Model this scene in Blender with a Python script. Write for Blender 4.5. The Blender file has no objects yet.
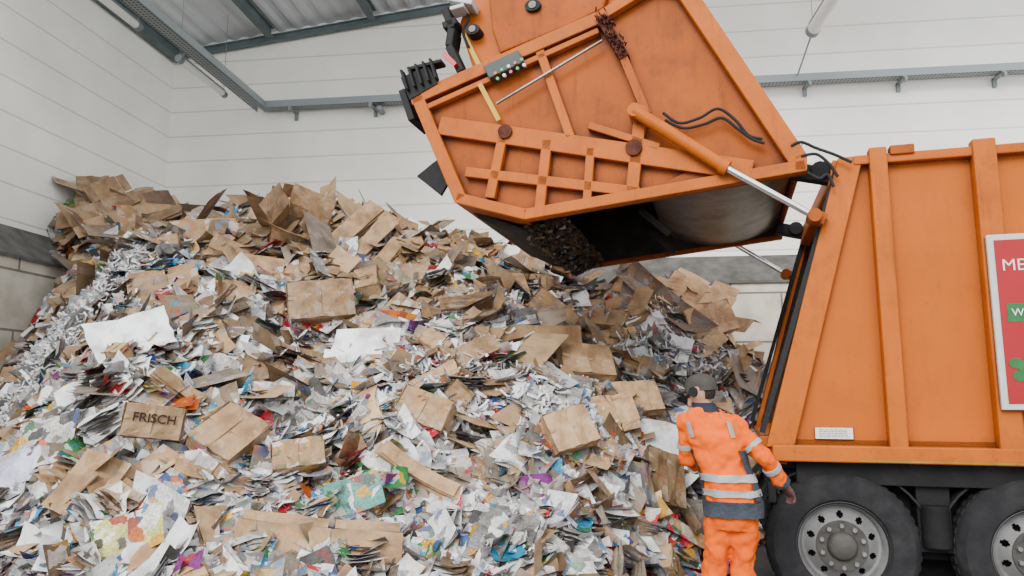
import bpy, bmesh, math, random
import numpy as np
from mathutils import Vector, Matrix
random.seed(11); rng=np.random.default_rng(7)
SC=bpy.context.scene; COL=SC.collection
# ------------------------------------------------ camera
F=1024*26/36.0; CZ=1.55; PITCH=math.atan(107/F); cp,sp=math.cos(PITCH),math.sin(PITCH)
cam=bpy.data.cameras.new("camera"); camo=bpy.data.objects.new("camera",cam); COL.objects.link(camo)
cam.lens=26; cam.sensor_width=36; camo.location=(0,0,CZ); camo.rotation_euler=(math.pi/2+PITCH,0,0)
cam.clip_start=.05; SC.camera=camo
def ray(u,v):
    a=(u-512)/F; b=(288-v)/F
    return Vector((a,cp-b*sp,sp+b*cp))
C0=Vector((0,0,CZ))
def P(u,v,Y):
    d=ray(u,v); return C0+d*(Y/d.y)
# ------------------------------------------------ materials
def newmat(name,spec=.25):
    m=bpy.data.materials.new(name); m.use_nodes=True
    n=m.node_tree.nodes; l=m.node_tree.links
    n["Principled BSDF"].inputs["Specular IOR Level"].default_value=spec
    return m,n,l,n["Principled BSDF"]
def mat(name,c,rough=.6,metal=0,var=.2,scale=6,bump=0.0,c2=None,bscale=40,dirt=0.0,dirtc=(.05,.035,.025),streak=0,spec=.25,ao_amt=0):
    m,n,l,b=newmat(name,spec)
    b.inputs["Roughness"].default_value=rough; b.inputs["Metallic"].default_value=metal
    tc=n.new("ShaderNodeTexCoord"); no=n.new("ShaderNodeTexNoise"); no.inputs["Scale"].default_value=scale; no.inputs["Detail"].default_value=6
    l.new(tc.outputs["Object"],no.inputs["Vector"])
    r=n.new("ShaderNodeValToRGB"); r.color_ramp.elements[0].position=.3; r.color_ramp.elements[1].position=.7
    c2=c2 or tuple(x*(1-var) for x in c)
    r.color_ramp.elements[0].color=(*c2,1); r.color_ramp.elements[1].color=(*c,1)
    l.new(no.outputs["Fac"],r.inputs["Fac"]); out=r.outputs["Color"]
    def layer(out,scale,lo,hi,amt,col,vec):
        n2=n.new("ShaderNodeTexNoise"); n2.inputs["Scale"].default_value=scale; n2.inputs["Detail"].default_value=9; n2.inputs["Roughness"].default_value=.7
        l.new(vec,n2.inputs["Vector"])
        r2=n.new("ShaderNodeValToRGB"); r2.color_ramp.elements[0].position=lo; r2.color_ramp.elements[1].position=hi
        r2.color_ramp.elements[0].color=(0,0,0,1); r2.color_ramp.elements[1].color=(amt,amt,amt,1)
        l.new(n2.outputs["Fac"],r2.inputs["Fac"])
        mx=n.new("ShaderNodeMixRGB"); l.new(r2.outputs["Color"],mx.inputs["Fac"]); l.new(out,mx.inputs["Color1"]); mx.inputs["Color2"].default_value=(*col,1); return mx.outputs["Color"]
    if dirt>0: out=layer(out,2.3,.50,.74,dirt,dirtc,tc.outputs["Object"])
    if streak>0:
        mp=n.new("ShaderNodeMapping"); mp.inputs["Scale"].default_value=(9,9,1.2); l.new(tc.outputs["Object"],mp.inputs["Vector"])
        out=layer(out,1.6,.54,.70,streak,dirtc,mp.outputs["Vector"])
        out=layer(out,28,.61,.67,streak,(.03,.018,.012),tc.outputs["Object"])
        mp2=n.new("ShaderNodeMapping"); mp2.inputs["Rotation"].default_value=(0,.6,0); mp2.inputs["Scale"].default_value=(3,3,60); l.new(tc.outputs["Object"],mp2.inputs["Vector"])
        out=layer(out,1.2,.64,.68,streak*.8,(.26,.13,.08),mp2.outputs["Vector"])
    if ao_amt>0:   # dark brown tint in corners and narrow gaps
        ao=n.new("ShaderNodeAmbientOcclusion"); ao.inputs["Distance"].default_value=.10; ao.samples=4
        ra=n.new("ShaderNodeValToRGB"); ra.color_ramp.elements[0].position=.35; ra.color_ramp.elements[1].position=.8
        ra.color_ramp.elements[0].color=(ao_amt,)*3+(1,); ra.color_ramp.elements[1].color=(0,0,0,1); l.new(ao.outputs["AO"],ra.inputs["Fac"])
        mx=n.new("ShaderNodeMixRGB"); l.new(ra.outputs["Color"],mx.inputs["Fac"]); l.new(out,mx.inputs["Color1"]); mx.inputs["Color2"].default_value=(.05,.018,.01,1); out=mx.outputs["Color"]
    l.new(out,b.inputs["Base Color"])
    if bump>0:
        nb=n.new("ShaderNodeTexNoise"); nb.inputs["Scale"].default_value=bscale; nb.inputs["Detail"].default_value=5
        l.new(tc.outputs["Object"],nb.inputs["Vector"])
        bp=n.new("ShaderNodeBump"); bp.inputs["Strength"].default_value=bump; bp.inputs["Distance"].default_value=.02
        l.new(nb.outputs["Fac"],bp.inputs["Height"]); l.new(bp.outputs["Normal"],b.inputs["Normal"])
    return m
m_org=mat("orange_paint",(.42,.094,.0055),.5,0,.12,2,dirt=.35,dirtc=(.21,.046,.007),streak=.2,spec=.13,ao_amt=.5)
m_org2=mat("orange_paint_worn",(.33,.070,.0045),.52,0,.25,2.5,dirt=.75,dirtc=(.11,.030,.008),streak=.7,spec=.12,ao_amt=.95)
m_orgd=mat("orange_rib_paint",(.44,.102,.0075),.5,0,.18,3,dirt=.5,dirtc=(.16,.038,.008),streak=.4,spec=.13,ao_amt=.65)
m_blk=mat("black_rubber",(.012,.012,.013),.7,0,.3,12,bump=.2)
m_chs=mat("chassis_black",(.012,.012,.013),.7,0,.4,6,bump=.15,dirt=.4,dirtc=(.035,.03,.027),spec=.15)
m_tyre=mat("tyre_rubber",(.022,.022,.024),.9,0,.35,9,bump=.25,dirt=.4,dirtc=(.06,.056,.052),spec=.15)
m_rim=mat("rim_steel",(.19,.19,.19),.6,.1,.35,9,bump=.1,dirt=.85,dirtc=(.05,.042,.036))
m_rimd=mat("hub_dirty",(.075,.07,.065),.6,.1,.5,9,bump=.2,dirt=.7,dirtc=(.03,.025,.02))
m_stl=mat("worn_steel",(.25,.235,.22),.38,.6,.5,4,bump=.15,dirt=.9,dirtc=(.04,.03,.024),streak=.7)
m_chr=mat("chrome",(.75,.75,.77),.18,1,.1,5)
m_gry=mat("galvanised_steel",(.24,.27,.28),.5,.3,.25,8)
m_beam=mat("roof_beam_paint",(.12,.155,.16),.6,.05,.25,4)
m_drk=mat("dark_liner",(.03,.025,.021),.75,.1,.5,6,bump=.4,dirt=.5,dirtc=(.08,.05,.03))
m_rust=mat("rusty_brown",(.10,.026,.016),.85,0,.6,14,bump=.6)
m_yel=mat("yellow_paint",(.52,.30,.015),.5,0,.2,6,dirt=.5)
m_yeld=mat("faded_yellow_tape",(.34,.17,.01),.6,0,.3,6,dirt=.7)
m_wht=mat("white_paint",(.66,.66,.64),.5,0,.06,4)
m_frame=mat("grey_white_frame",(.48,.48,.47),.5,0,.1,4)
m_red=mat("red_sign",(.30,.008,.014),.4,0,.08,3)
m_grn=mat("green_print",(.02,.14,.04),.5,0,.3,12)
m_lred=mat("red_lens",(.4,.012,.012),.25,0,.1,4)
m_lgrn=mat("green_button",(.03,.3,.08),.35,0,.1,4)
# ------------------------------------------------ geometry builder
class G:
    def __init__(s): s.v=[]; s.f=[]; s.m=[]
    def add(s,vs,fs,mi=0):
        o=len(s.v); s.v+= [tuple(a) for a in vs]; s.f+=[tuple(i+o for i in f) for f in fs]; s.m+=[mi]*len(fs); return s
    def prism(s,poly,y0,y1,mi=0):
        n=len(poly); vs=[(p[0],y0,p[1]) for p in poly]+[(p[0],y1,p[1]) for p in poly]
        fs=[tuple(range(n)),tuple(range(2*n-1,n-1,-1))]+[(i,(i+1)%n,n+(i+1)%n,n+i) for i in range(n)]
        return s.add(vs,fs,mi)
    def box(s,a,b,mi=0):
        return s.prism([(a[0],a[2]),(b[0],a[2]),(b[0],b[2]),(a[0],b[2])],a[1],b[1],mi)
    def beam(s,p,q,w,y0,y1,mi=0,side=0):
        d=Vector((q[0]-p[0],q[1]-p[1])); n=Vector((-d.y,d.x)).normalized()
        a,b=(w/2,-w/2) if side==0 else ((w,0) if side>0 else (0,-w))
        pts=[(p[0]+n.x*a,p[1]+n.y*a),(q[0]+n.x*a,q[1]+n.y*a),(q[0]+n.x*b,q[1]+n.y*b),(p[0]+n.x*b,p[1]+n.y*b)]
        return s.prism(pts,y0,y1,mi)
    def tube(s,pts,rad,mi=0,seg=12,squash=1.0,up=None):
        pts=[Vector(p) for p in pts]; n=len(pts)
        if not isinstance(rad,(list,tuple)): rad=[rad]*n
        vs=[]; fs=[]; a=None
        for i,p in enumerate(pts):
            t=(pts[min(i+1,n-1)]-pts[max(i-1,0)]).normalized()
            if a is None:
                a=Vector(up) if up else (Vector((0,0,1)) if abs(t.z)<.9 else Vector((1,0,0)))
            a=(a-t*a.dot(t)).normalized(); b=t.cross(a)
            r=rad[i]; ra,rb=(r if isinstance(r,(tuple,list)) else (r,r*squash))
            for k in range(seg):
                th=2*math.pi*k/seg; vs.append(p+a*math.cos(th)*ra+b*math.sin(th)*rb)
        for i in range(n-1):
            for k in range(seg):
                k2=(k+1)%seg; fs.append((i*seg+k,i*seg+k2,(i+1)*seg+k2,(i+1)*seg+k))
        fs.append(tuple(range(seg-1,-1,-1))); fs.append(tuple(range((n-1)*seg,n*seg)))
        return s.add(vs,fs,mi)
    def rings(s,R,mi=0,seg=28,caps=True):
        vs=[];fs=[]
        for (cx,cy,cz,rx,ry) in R:
            for k in range(seg):
                th=2*math.pi*k/seg
                ct,st=math.cos(th),math.sin(th); e=.85
                vs.append((cx+rx*math.copysign(abs(ct)**e,ct),cy+ry*math.copysign(abs(st)**e,st),cz))
        n=len(R)
        for i in range(n-1):
            for k in range(seg):
                k2=(k+1)%seg; fs.append((i*seg+k,i*seg+k2,(i+1)*seg+k2,(i+1)*seg+k))
        if caps: fs.append(tuple(range(seg-1,-1,-1))); fs.append(tuple(range((n-1)*seg,n*seg)))
        return s.add(vs,fs,mi)
    def ball(s,c,r,mi=0,seg=20,rg=12):
        c=Vector(c); rx,ry,rz=r if isinstance(r,(tuple,list)) else (r,r,r)
        vs=[c+Vector((0,0,-rz))];fs=[]
        for i in range(1,rg):
            ph=math.pi*i/rg-math.pi/2
            for k in range(seg):
                th=2*math.pi*k/seg; vs.append(c+Vector((rx*math.cos(ph)*math.cos(th),ry*math.cos(ph)*math.sin(th),rz*math.sin(ph))))
        vs.append(c+Vector((0,0,rz)))
        for k in range(seg): fs.append((0,1+(k+1)%seg,1+k))
        for i in range(rg-2):
            for k in range(seg):
                a=1+i*seg+k;b=1+i*seg+(k+1)%seg; fs.append((a,b,b+seg,a+seg))
        L=len(vs)-1;o=1+(rg-2)*seg
        for k in range(seg): fs.append((o+k,o+(k+1)%seg,L))
        return s.add(vs,fs,mi)
    def lathe(s,prof,c,mi=0,seg=48,skip=None):
        vs=[];fs=[];n=len(prof)
        for (r,y) in prof:
            for k in range(seg):
                th=2*math.pi*k/seg; vs.append((c[0]+r*math.cos(th),c[1]+y,c[2]+r*math.sin(th)))
        for i in range(n-1):
            for k in range(seg):
                if skip and skip(i,k): continue
                k2=(k+1)%seg; fs.append((i*seg+k,i*seg+k2,(i+1)*seg+k2,(i+1)*seg+k))
        return s.add(vs,fs,mi)
    def obj(s,name,mats,parent=None,smooth=30,bevel=0,label=None,cat=None,kind=None,recalc=True):
        me=bpy.data.meshes.new(name); me.from_pydata([tuple(v) for v in s.v],[],s.f)
        for m in (mats if isinstance(mats,(list,tuple)) else [mats]): me.materials.append(m)
        me.polygons.foreach_set("material_index",s.m)
        if recalc:
            bm=bmesh.new(); bm.from_mesh(me); bmesh.ops.recalc_face_normals(bm,faces=bm.faces); bm.to_mesh(me); bm.free()
        if smooth:
            me.shade_smooth(); me.set_sharp_from_angle(angle=math.radians(smooth))
        o=bpy.data.objects.new(name,me); COL.objects.link(o)
        if parent: o.parent=parent
        if bevel:
            b=o.modifiers.new("bevel","BEVEL"); b.width=bevel; b.segments=2; b.limit_method='ANGLE'; b.angle_limit=math.radians(40)
        if label: o["label"]=label
        if cat: o["category"]=cat
        if kind: o["kind"]=kind
        return o
def empty(name,label,cat,loc=(0,0,0),rz=0,parent=None):
    o=bpy.data.objects.new(name,None); COL.objects.link(o); o.location=loc; o.rotation_euler=(0,0,rz); o.empty_display_size=.2
    o["label"]=label; o["category"]=cat
    return o
def text_mesh(s,size,mat_,name,parent,M,depth=.002,label=None,align='CENTER',bold=.012):
    cu=bpy.data.curves.new(name,"FONT"); cu.body=s; cu.size=size; cu.extrude=depth; cu.align_x=align; cu.align_y='CENTER'; cu.offset=size*bold
    t=bpy.data.objects.new(name+"_tmp",cu); COL.objects.link(t)
    bpy.context.view_layer.update()
    me=bpy.data.meshes.new_from_object(t.evaluated_get(bpy.context.evaluated_depsgraph_get()))
    bpy.data.objects.remove(t)
    me.materials.clear(); me.materials.append(mat_)
    o=bpy.data.objects.new(name,me); COL.objects.link(o); o.parent=parent; o.matrix_local=M
    if label: o["label"]=label
    return o
# ================================================ HALL
WA=math.radians(7.1)
hx=Vector((math.cos(WA),-math.sin(WA),0)); hy=Vector((math.sin(WA),math.cos(WA),0))
def W(u,v,off=0):
    d=ray(u,v); O=Vector((0,13,0)); t=((O-C0).dot(hy)-off)/d.dot(hy); return C0+d*t
c_=W(165,200); HO=Vector((c_.x,c_.y,0))
HM=Matrix.Translation(HO)@Matrix.Rotation(-WA,4,'Z'); HI=HM.inverted()
def h(u,v,off=0): return HI@W(u,v,off)
def panelmat(name,axis):
    m,n,l,b=newmat(name)
    tc=n.new("ShaderNodeTexCoord"); sx=n.new("ShaderNodeSeparateXYZ"); l.new(tc.outputs["Object"],sx.inputs[0])
    md=n.new("ShaderNodeMath"); md.operation='MODULO'; md.inputs[1].default_value=.5; l.new(sx.outputs["Z"],md.inputs[0])
    r=n.new("ShaderNodeValToRGB"); e=r.color_ramp.elements
    e[0].position=0; e[0].color=(.55,.55,.53,1); e[1].position=.034; e[1].color=(1,1,1,1)
    l.new(md.outputs[0],r.inputs["Fac"])
    no=n.new("ShaderNodeTexNoise"); no.inputs["Scale"].default_value=.8; no.inputs["Detail"].default_value=8; l.new(tc.outputs["Object"],no.inputs["Vector"])
    r2=n.new("ShaderNodeValToRGB"); r2.color_ramp.elements[0].color=(.77,.76,.70,1); r2.color_ramp.elements[1].color=(.90,.89,.84,1); r2.color_ramp.elements[0].position=.3; r2.color_ramp.elements[1].position=.7
    l.new(no.outputs["Fac"],r2.inputs["Fac"])
    mx=n.new("ShaderNodeMixRGB"); mx.blend_type='MULTIPLY'; mx.inputs["Fac"].default_value=1; l.new(r2.outputs["Color"],mx.inputs["Color1"]); l.new(r.outputs["Color"],mx.inputs["Color2"])
    l.new(mx.outputs["Color"],b.inputs["Base Color"]); b.inputs["Roughness"].default_value=.5
    bp=n.new("ShaderNodeBump"); bp.inputs["Strength"].default_value=.3; bp.inputs["Distance"].default_value=.02; l.new(r.outputs["Color"],bp.inputs["Height"]); l.new(bp.outputs["Normal"],b.inputs["Normal"])
    return m
def blockmat(name,swap):
    m,n,l,b=newmat(name)
    tc=n.new("ShaderNodeTexCoord"); sx=n.new("ShaderNodeSeparateXYZ"); l.new(tc.outputs["Object"],sx.inputs[0])
    cb=n.new("ShaderNodeCombineXYZ"); l.new(sx.outputs["Y" if swap else "X"],cb.inputs[0]); l.new(sx.outputs["Z"],cb.inputs[1])
    br=n.new("ShaderNodeTexBrick"); br.inputs["Scale"].default_value=1; br.inputs["Brick Width"].default_value=1.6; br.inputs["Row Height"].default_value=.8; br.inputs["Mortar Size"].default_value=.018
    br.inputs["Color1"].default_value=(.54,.505,.42,1); br.inputs["Color2"].default_value=(.62,.58,.49,1); br.inputs["Mortar"].default_value=(.20,.185,.16,1)
    l.new(cb.outputs[0],br.inputs["Vector"])
    no=n.new("ShaderNodeTexNoise"); no.inputs["Scale"].default_value=3; no.inputs["Detail"].default_value=8; l.new(tc.outputs["Object"],no.inputs["Vector"])
    r=n.new("ShaderNodeValToRGB"); r.color_ramp.elements[0].color=(.72,.70,.67,1); r.color_ramp.elements[0].position=.35; r.color_ramp.elements[1].position=.65; l.new(no.outputs["Fac"],r.inputs["Fac"])
    mx=n.new("ShaderNodeMixRGB"); mx.blend_type='MULTIPLY'; mx.inputs["Fac"].default_value=1; l.new(br.outputs["Color"],mx.inputs["Color1"]); l.new(r.outputs["Color"],mx.inputs["Color2"])
    l.new(mx.outputs["Color"],b.inputs["Base Color"]); b.inputs["Roughness"].default_value=.85
    return m
m_panel=panelmat("white_wall_panel",0)
m_ledge=mat("dusty_ledge",(.13,.125,.115),.9,0,.5,5,bump=.5)
def place(o): o.matrix_world=HM; return o
place(G().box((-.3,0,-.1),(18,.3,12)).obj("wall_back",m_panel,kind="structure",smooth=0))
place(G().box((-.3,-13.5,-.1),(0,0,12)).obj("wall_left",m_panel,kind="structure",smooth=0))
g=G(); g.box((0.0,-.55,0),(18,0,3.4),0); g.add([(0,-.6,3.4),(18,-.6,3.4),(18,0,3.92),(0,0,3.92),(0,-.6,3.36),(18,-.6,3.36)],[(0,1,2,3),(4,5,1,0)],1)
place(g.obj("wall_back_concrete",[blockmat("concrete_block_back",False),m_ledge],kind="structure",smooth=0))
g=G(); g.box((0,-13,0),(.55,-.5,3.4),0); g.add([(.6,-13,3.4),(.6,-.5,3.4),(0,-.5,3.92),(0,-13,3.92),(.6,-13,3.36),(.6,-.5,3.36)],[(0,1,2,3),(4,5,1,0)],1)
place(g.obj("wall_left_concrete",[blockmat("concrete_block_left",True),m_ledge],kind="structure",smooth=0))
m_floor=mat("concrete_floor",(.10,.098,.092),.75,0,.45,1.5,bump=.3,dirt=.6,dirtc=(.05,.045,.04))
G().box((-12,-6,-.2),(16,16,0)).obj("floor",m_floor,kind="structure",smooth=0)
r0=h(168,64); r1=h(440,16); sl=(r1.z-r0.z)/(r1.x-r0.x)
def rz(x): return r0.z+sl*(x-r0.x)
RD=-5.5
g=G(); xs=[]; x=-.3
k=0
while x<17:
    xs.append((x,.035 if k%4 in(1,2) else 0)); x+=.08; k+=1
vs=[];fs=[]
for (x,dz) in xs:
    for y in (.0,RD): vs.append((x,y,rz(x)+dz+.25))
for i in range(len(xs)-1): fs.append((2*i,2*i+1,2*i+3,2*i+2))
g.add(vs,fs,0)
m_roof=mat("roof_sheet",(.58,.61,.63),.6,.0,.08,3)
ce=place(g.obj("ceiling",m_roof,kind="structure",smooth=0,recalc=False))
def hbeam(name,a,b,w,hh,label,cat="roof beam",m=m_beam):
    a=Vector(a);b=Vector(b); d=(b-a).normalized(); s_=d.cross(Vector((0,0,1))).normalized(); u_=s_.cross(d)
    g=G()
    def rect(x0,x1,z0,z1):
        vs=[]
        for p in (a,b):
            for (i,j) in ((x0,z0),(x1,z0),(x1,z1),(x0,z1)): vs.append(p+s_*i+u_*j)
        g.add(vs,[(0,1,2,3),(7,6,5,4),(0,1,5,4),(1,2,6,5),(2,3,7,6),(3,0,4,7)])
    rect(-w/2,w/2,0,.02); rect(-w/2,w/2,hh-.02,hh); rect(-.012,.012,.02,hh-.02)
    o=g.obj(name,m,smooth=0,label=label,cat=cat); o.matrix_world=HM; return o
for uu,vv in ((276,47),(376,33)):
    p=h(uu,vv); zz=rz(p.x)
    hbeam("roof_beam",(p.x,-.25,zz+.02),(p.x,RD,zz+.02),.14,.20,"grey-green steel roof beam under the corrugated roof")
hbeam("eave_beam",(.15,-.05,rz(0.15)-.05),(.15,RD,rz(.15)-.05),.2,.24,"grey steel eave beam along the white side wall")
hbeam("ridge_beam",(.3,-.12,rz(.3)+.0),(9.0,-.12,rz(9.0)+.0),.10,.14,"grey steel edge beam where the roof meets the wall")
def traymat():
    m,n,l,b=newmat("perforated_tray")
    tc=n.new("ShaderNodeTexCoord"); v=n.new("ShaderNodeTexVoronoi"); v.inputs["Scale"].default_value=16; v.inputs["Randomness"].default_value=0
    l.new(tc.outputs["Object"],v.inputs["Vector"])
    r=n.new("ShaderNodeValToRGB"); r.color_ramp.elements[0].position=.28; r.color_ramp.elements[1].position=.36
    r.color_ramp.elements[0].color=(.05,.06,.06,1); r.color_ramp.elements[1].color=(.25,.28,.29,1)
    l.new(v.outputs["Distance"],r.inputs["Fac"]); l.new(r.outputs["Color"],b.inputs["Base Color"]); b.inputs["Roughness"].default_value=.5; b.inputs["Metallic"].default_value=.3
    return m
m_tray=traymat()
tz=h(512,94,.25).z; tx0=h(262,105,.25).x
tray=empty("cable_tray","perforated galvanised cable tray on brackets along the white panel wall","cable tray"); tray.matrix_world=HM
g=G(); g.box((tx0,-.34,tz-.06),(17,-.14,tz-.045)); g.box((tx0,-.345,tz-.06),(17,-.33,tz+.07)); g.box((tx0,-.15,tz-.06),(17,-.135,tz+.07))
g.obj("tray_channel",m_tray,tray,smooth=0)
for i in range(9):
    x=tx0+.6+i*1.55
    g=G(); g.box((x-.03,-.36,tz-.1),(x+.03,-.01,tz-.06)); g.box((x-.03,-.06,tz-.22),(x+.03,-.01,tz-.06))
    g.box((x-.02,-.40,tz-.16),(x+.02,-.3,tz-.1),0)
    g.obj("bracket",m_gry,tray,smooth=0)
g=G(); 
tray2=empty("cable_tray","perforated cable tray running along the roof beside a strip lamp","cable tray"); tray2.matrix_world=HM
g.box((tx0-.14,-7,tz-.06),(tx0+.10,-.36,tz-.045)); g.box((tx0-.15,-7,tz-.06),(tx0-.135,-.14,tz+.07)); g.box((tx0+.09,-7,tz-.06),(tx0+.105,-.36,tz+.07))
g.obj("tray_channel",m_tray,tray2,smooth=0)
m_lamp=mat("lamp_diffuser",(.85,.85,.82),.3,0,.03,3)
def strip(a,b,label,rr=.055):
    o=empty("strip_lamp",label,"lamp"); o.matrix_world=HM
    a=Vector(a);b=Vector(b); d=(b-a).normalized()
    G().tube([a,b],rr,0,16).obj("lamp_tube",m_lamp,o)
    G().tube([a+Vector((0,0,rr)),b+Vector((0,0,rr))],rr*.7,0,8).obj("lamp_housing",m_gry,o)
    for p in (a,b): 
        G().tube([p-d*.05,p+d*.05],rr*1.12,0,16).obj("end_cap",m_gry,o)
        G().tube([p,Vector((p.x,p.y,rz(p.x)+.24))],.006,0,6).obj("suspension_wire",m_gry,o)
    return o
pz=tz+.0
strip((tx0-.42,-.9,pz),(tx0-.42,-2.3,pz),"grey tube lamp beside the cable tray")
strip((tx0-.42,-3.4,pz),(tx0-.42,-4.8,pz),"grey tube lamp beside the cable tray")
pa=h(813,30,1.2); 
sl_=strip((pa.x,pa.y,pa.z),(pa.x+.12,pa.y-1.5,pa.z+.1),"white tube lamp hanging near the wall with a cable",.10)
G().tube([(pa.x,pa.y,pa.z),(pa.x-.06,pa.y+.3,pa.z-.25),(pa.x-.12,pa.y+.6,pa.z-.5),(pa.x-.10,pa.y+.8,tz+.02)],.014,0,6).obj("cable",m_gry,sl_)
pb=h(383,113)
g=G(); g.tube([(pb.x,-.02,pb.z),(pb.x,-.2,pb.z)],.05,0,12); g.ball((pb.x,-.22,pb.z),.07)
o=g.obj("wall_sensor",m_gry,label="small round grey sensor on the wall below the tray",cat="sensor"); o.matrix_world=HM

# ================================================ PILE HEIGHTFIELD
sil=[(40,232,11.7),(70,206,11.7),(95,190,11.6),(125,203,11.6),(160,216,11.5),(200,226,11.3),(228,208,11.2),(255,200,11),(330,210,10.9),(375,226,10.8),(410,238,10.6),(470,250,10.4),(520,264,10.2),(560,278,10),(600,285,9.8),(650,284,9.5),(690,288,9.4),(712,310,9.3),(730,346,9.2),(765,368,9.1),(800,420,9)]
cx=[];czs=[];cy=[]
for (u,v,Y) in sil:
    p=P(u,v,Y); cx.append(p.x); czs.append(p.z); cy.append(Y)
tx=[-8,-1,.3,.7,1.0,1.5,2.0,2.5,3.2,4]; ty=[4.0,4.1,4.4,4.9,5.5,6.3,7.1,8.05,8.4,8.6]
W8=[(1.3,.9,.7,.10),(-.8,1.7,2.1,.09),(2.9,-1.2,.3,.06),(3.1,3.7,1.3,.05),(-5.1,2.3,.9,.035),(6.7,5.9,4,.03),(1.9,-6.3,2,.035),(.6,-.9,5,.1),(9.1,-4.0,1,.022),(-4.3,10.2,2.2,.022)]
def tt(x,y):
    yt=np.interp(x,tx,ty); return (y-yt)/(np.interp(x,cx,cy)-yt)
def H(x,y):
    x=np.asarray(x,float); y=np.asarray(y,float)
    zc=np.interp(x,cx,czs); yc=np.interp(x,cx,cy); yt=np.interp(x,tx,ty)
    t=(y-yt)/(yc-yt)
    b=np.where(t<1,zc*np.clip(t,0,1)**.93,zc-(y-yc)*.45)
    nz=0
    for a,c,p,A in W8: nz=nz+A*np.sin(a*x+c*y+p)
    env=np.clip(t*4,0,1)*np.clip((1.0-t)*4+.25,.25,1)
    s=np.clip((-x-.53*y)/(.14*y),0,1.3); fall=1-.43*s*np.clip((11.4-y)/.8,0,1)   # gully along the side wall
    return np.where(t<=0,-.3,(b+nz*env)*fall)
def Hs(x,y): return float(H(x,y))
def nrm(x,y):
    e=.15; return Vector((-(Hs(x+e,y)-Hs(x-e,y))/(2*e),-(Hs(x,y+e)-Hs(x,y-e))/(2*e),1)).normalized()
def hit(u,v):
    d=ray(u,v); Y=3.8
    while Y<13:
        p=C0+d*(Y/d.y)
        if p.z<=max(Hs(p.x,p.y),0): return p
        Y+=.02
    p=C0+d*(11.3/d.y); return p
def inhall(x,y,mx=.12):
    q=HI@Vector((x,y,0)); z=Hs(x,y)
    return q.x>(mx if z>3.5 else .6+mx) and q.y<-(mx if z>3.5 else .6+mx)
nx,ny=150,125
X=np.linspace(-7.6,3.8,nx); Yg=np.linspace(3.9,13.2,ny); XX,YY=np.meshgrid(X,Yg,indexing='ij')
ZZ=H(XX,YY)-.06+rng.normal(0,.03,XX.shape)
XX=XX.copy();YY=YY.copy()
ch,sh_=math.cos(WA),math.sin(WA)
lx=(XX-HO.x)*ch-(YY-HO.y)*sh_; ly=(XX-HO.x)*sh_+(YY-HO.y)*ch
lx=np.maximum(lx,np.where(ZZ>3.5,.02,.57)); ly=np.minimum(ly,np.where(ZZ>3.5,-.02,-.57))
XX=HO.x+lx*ch+ly*sh_; YY=HO.y-lx*sh_+ly*ch
vid=np.arange(nx*ny).reshape(nx,ny)
fs=[(int(vid[i,j]),int(vid[i+1,j]),int(vid[i+1,j+1]),int(vid[i,j+1])) for i in range(nx-1) for j in range(ny-1) if ZZ[i:i+2,j:j+2].max()>-.1]
g=G(); g.add(np.stack([XX,YY,ZZ],-1).reshape(-1,3).tolist(),fs)
m_base=mat("gap_shade_waste_paper",(.12,.10,.08),.9,0,.8,14,bump=1,bscale=25,c2=(.02,.017,.014))  # dark core colour paints the shade seen in gaps between pieces
g.obj("waste_paper_mound",m_base,smooth=0,label="compacted core of the huge waste paper and cardboard heap",cat="waste paper",kind="stuff",recalc=False)
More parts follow.
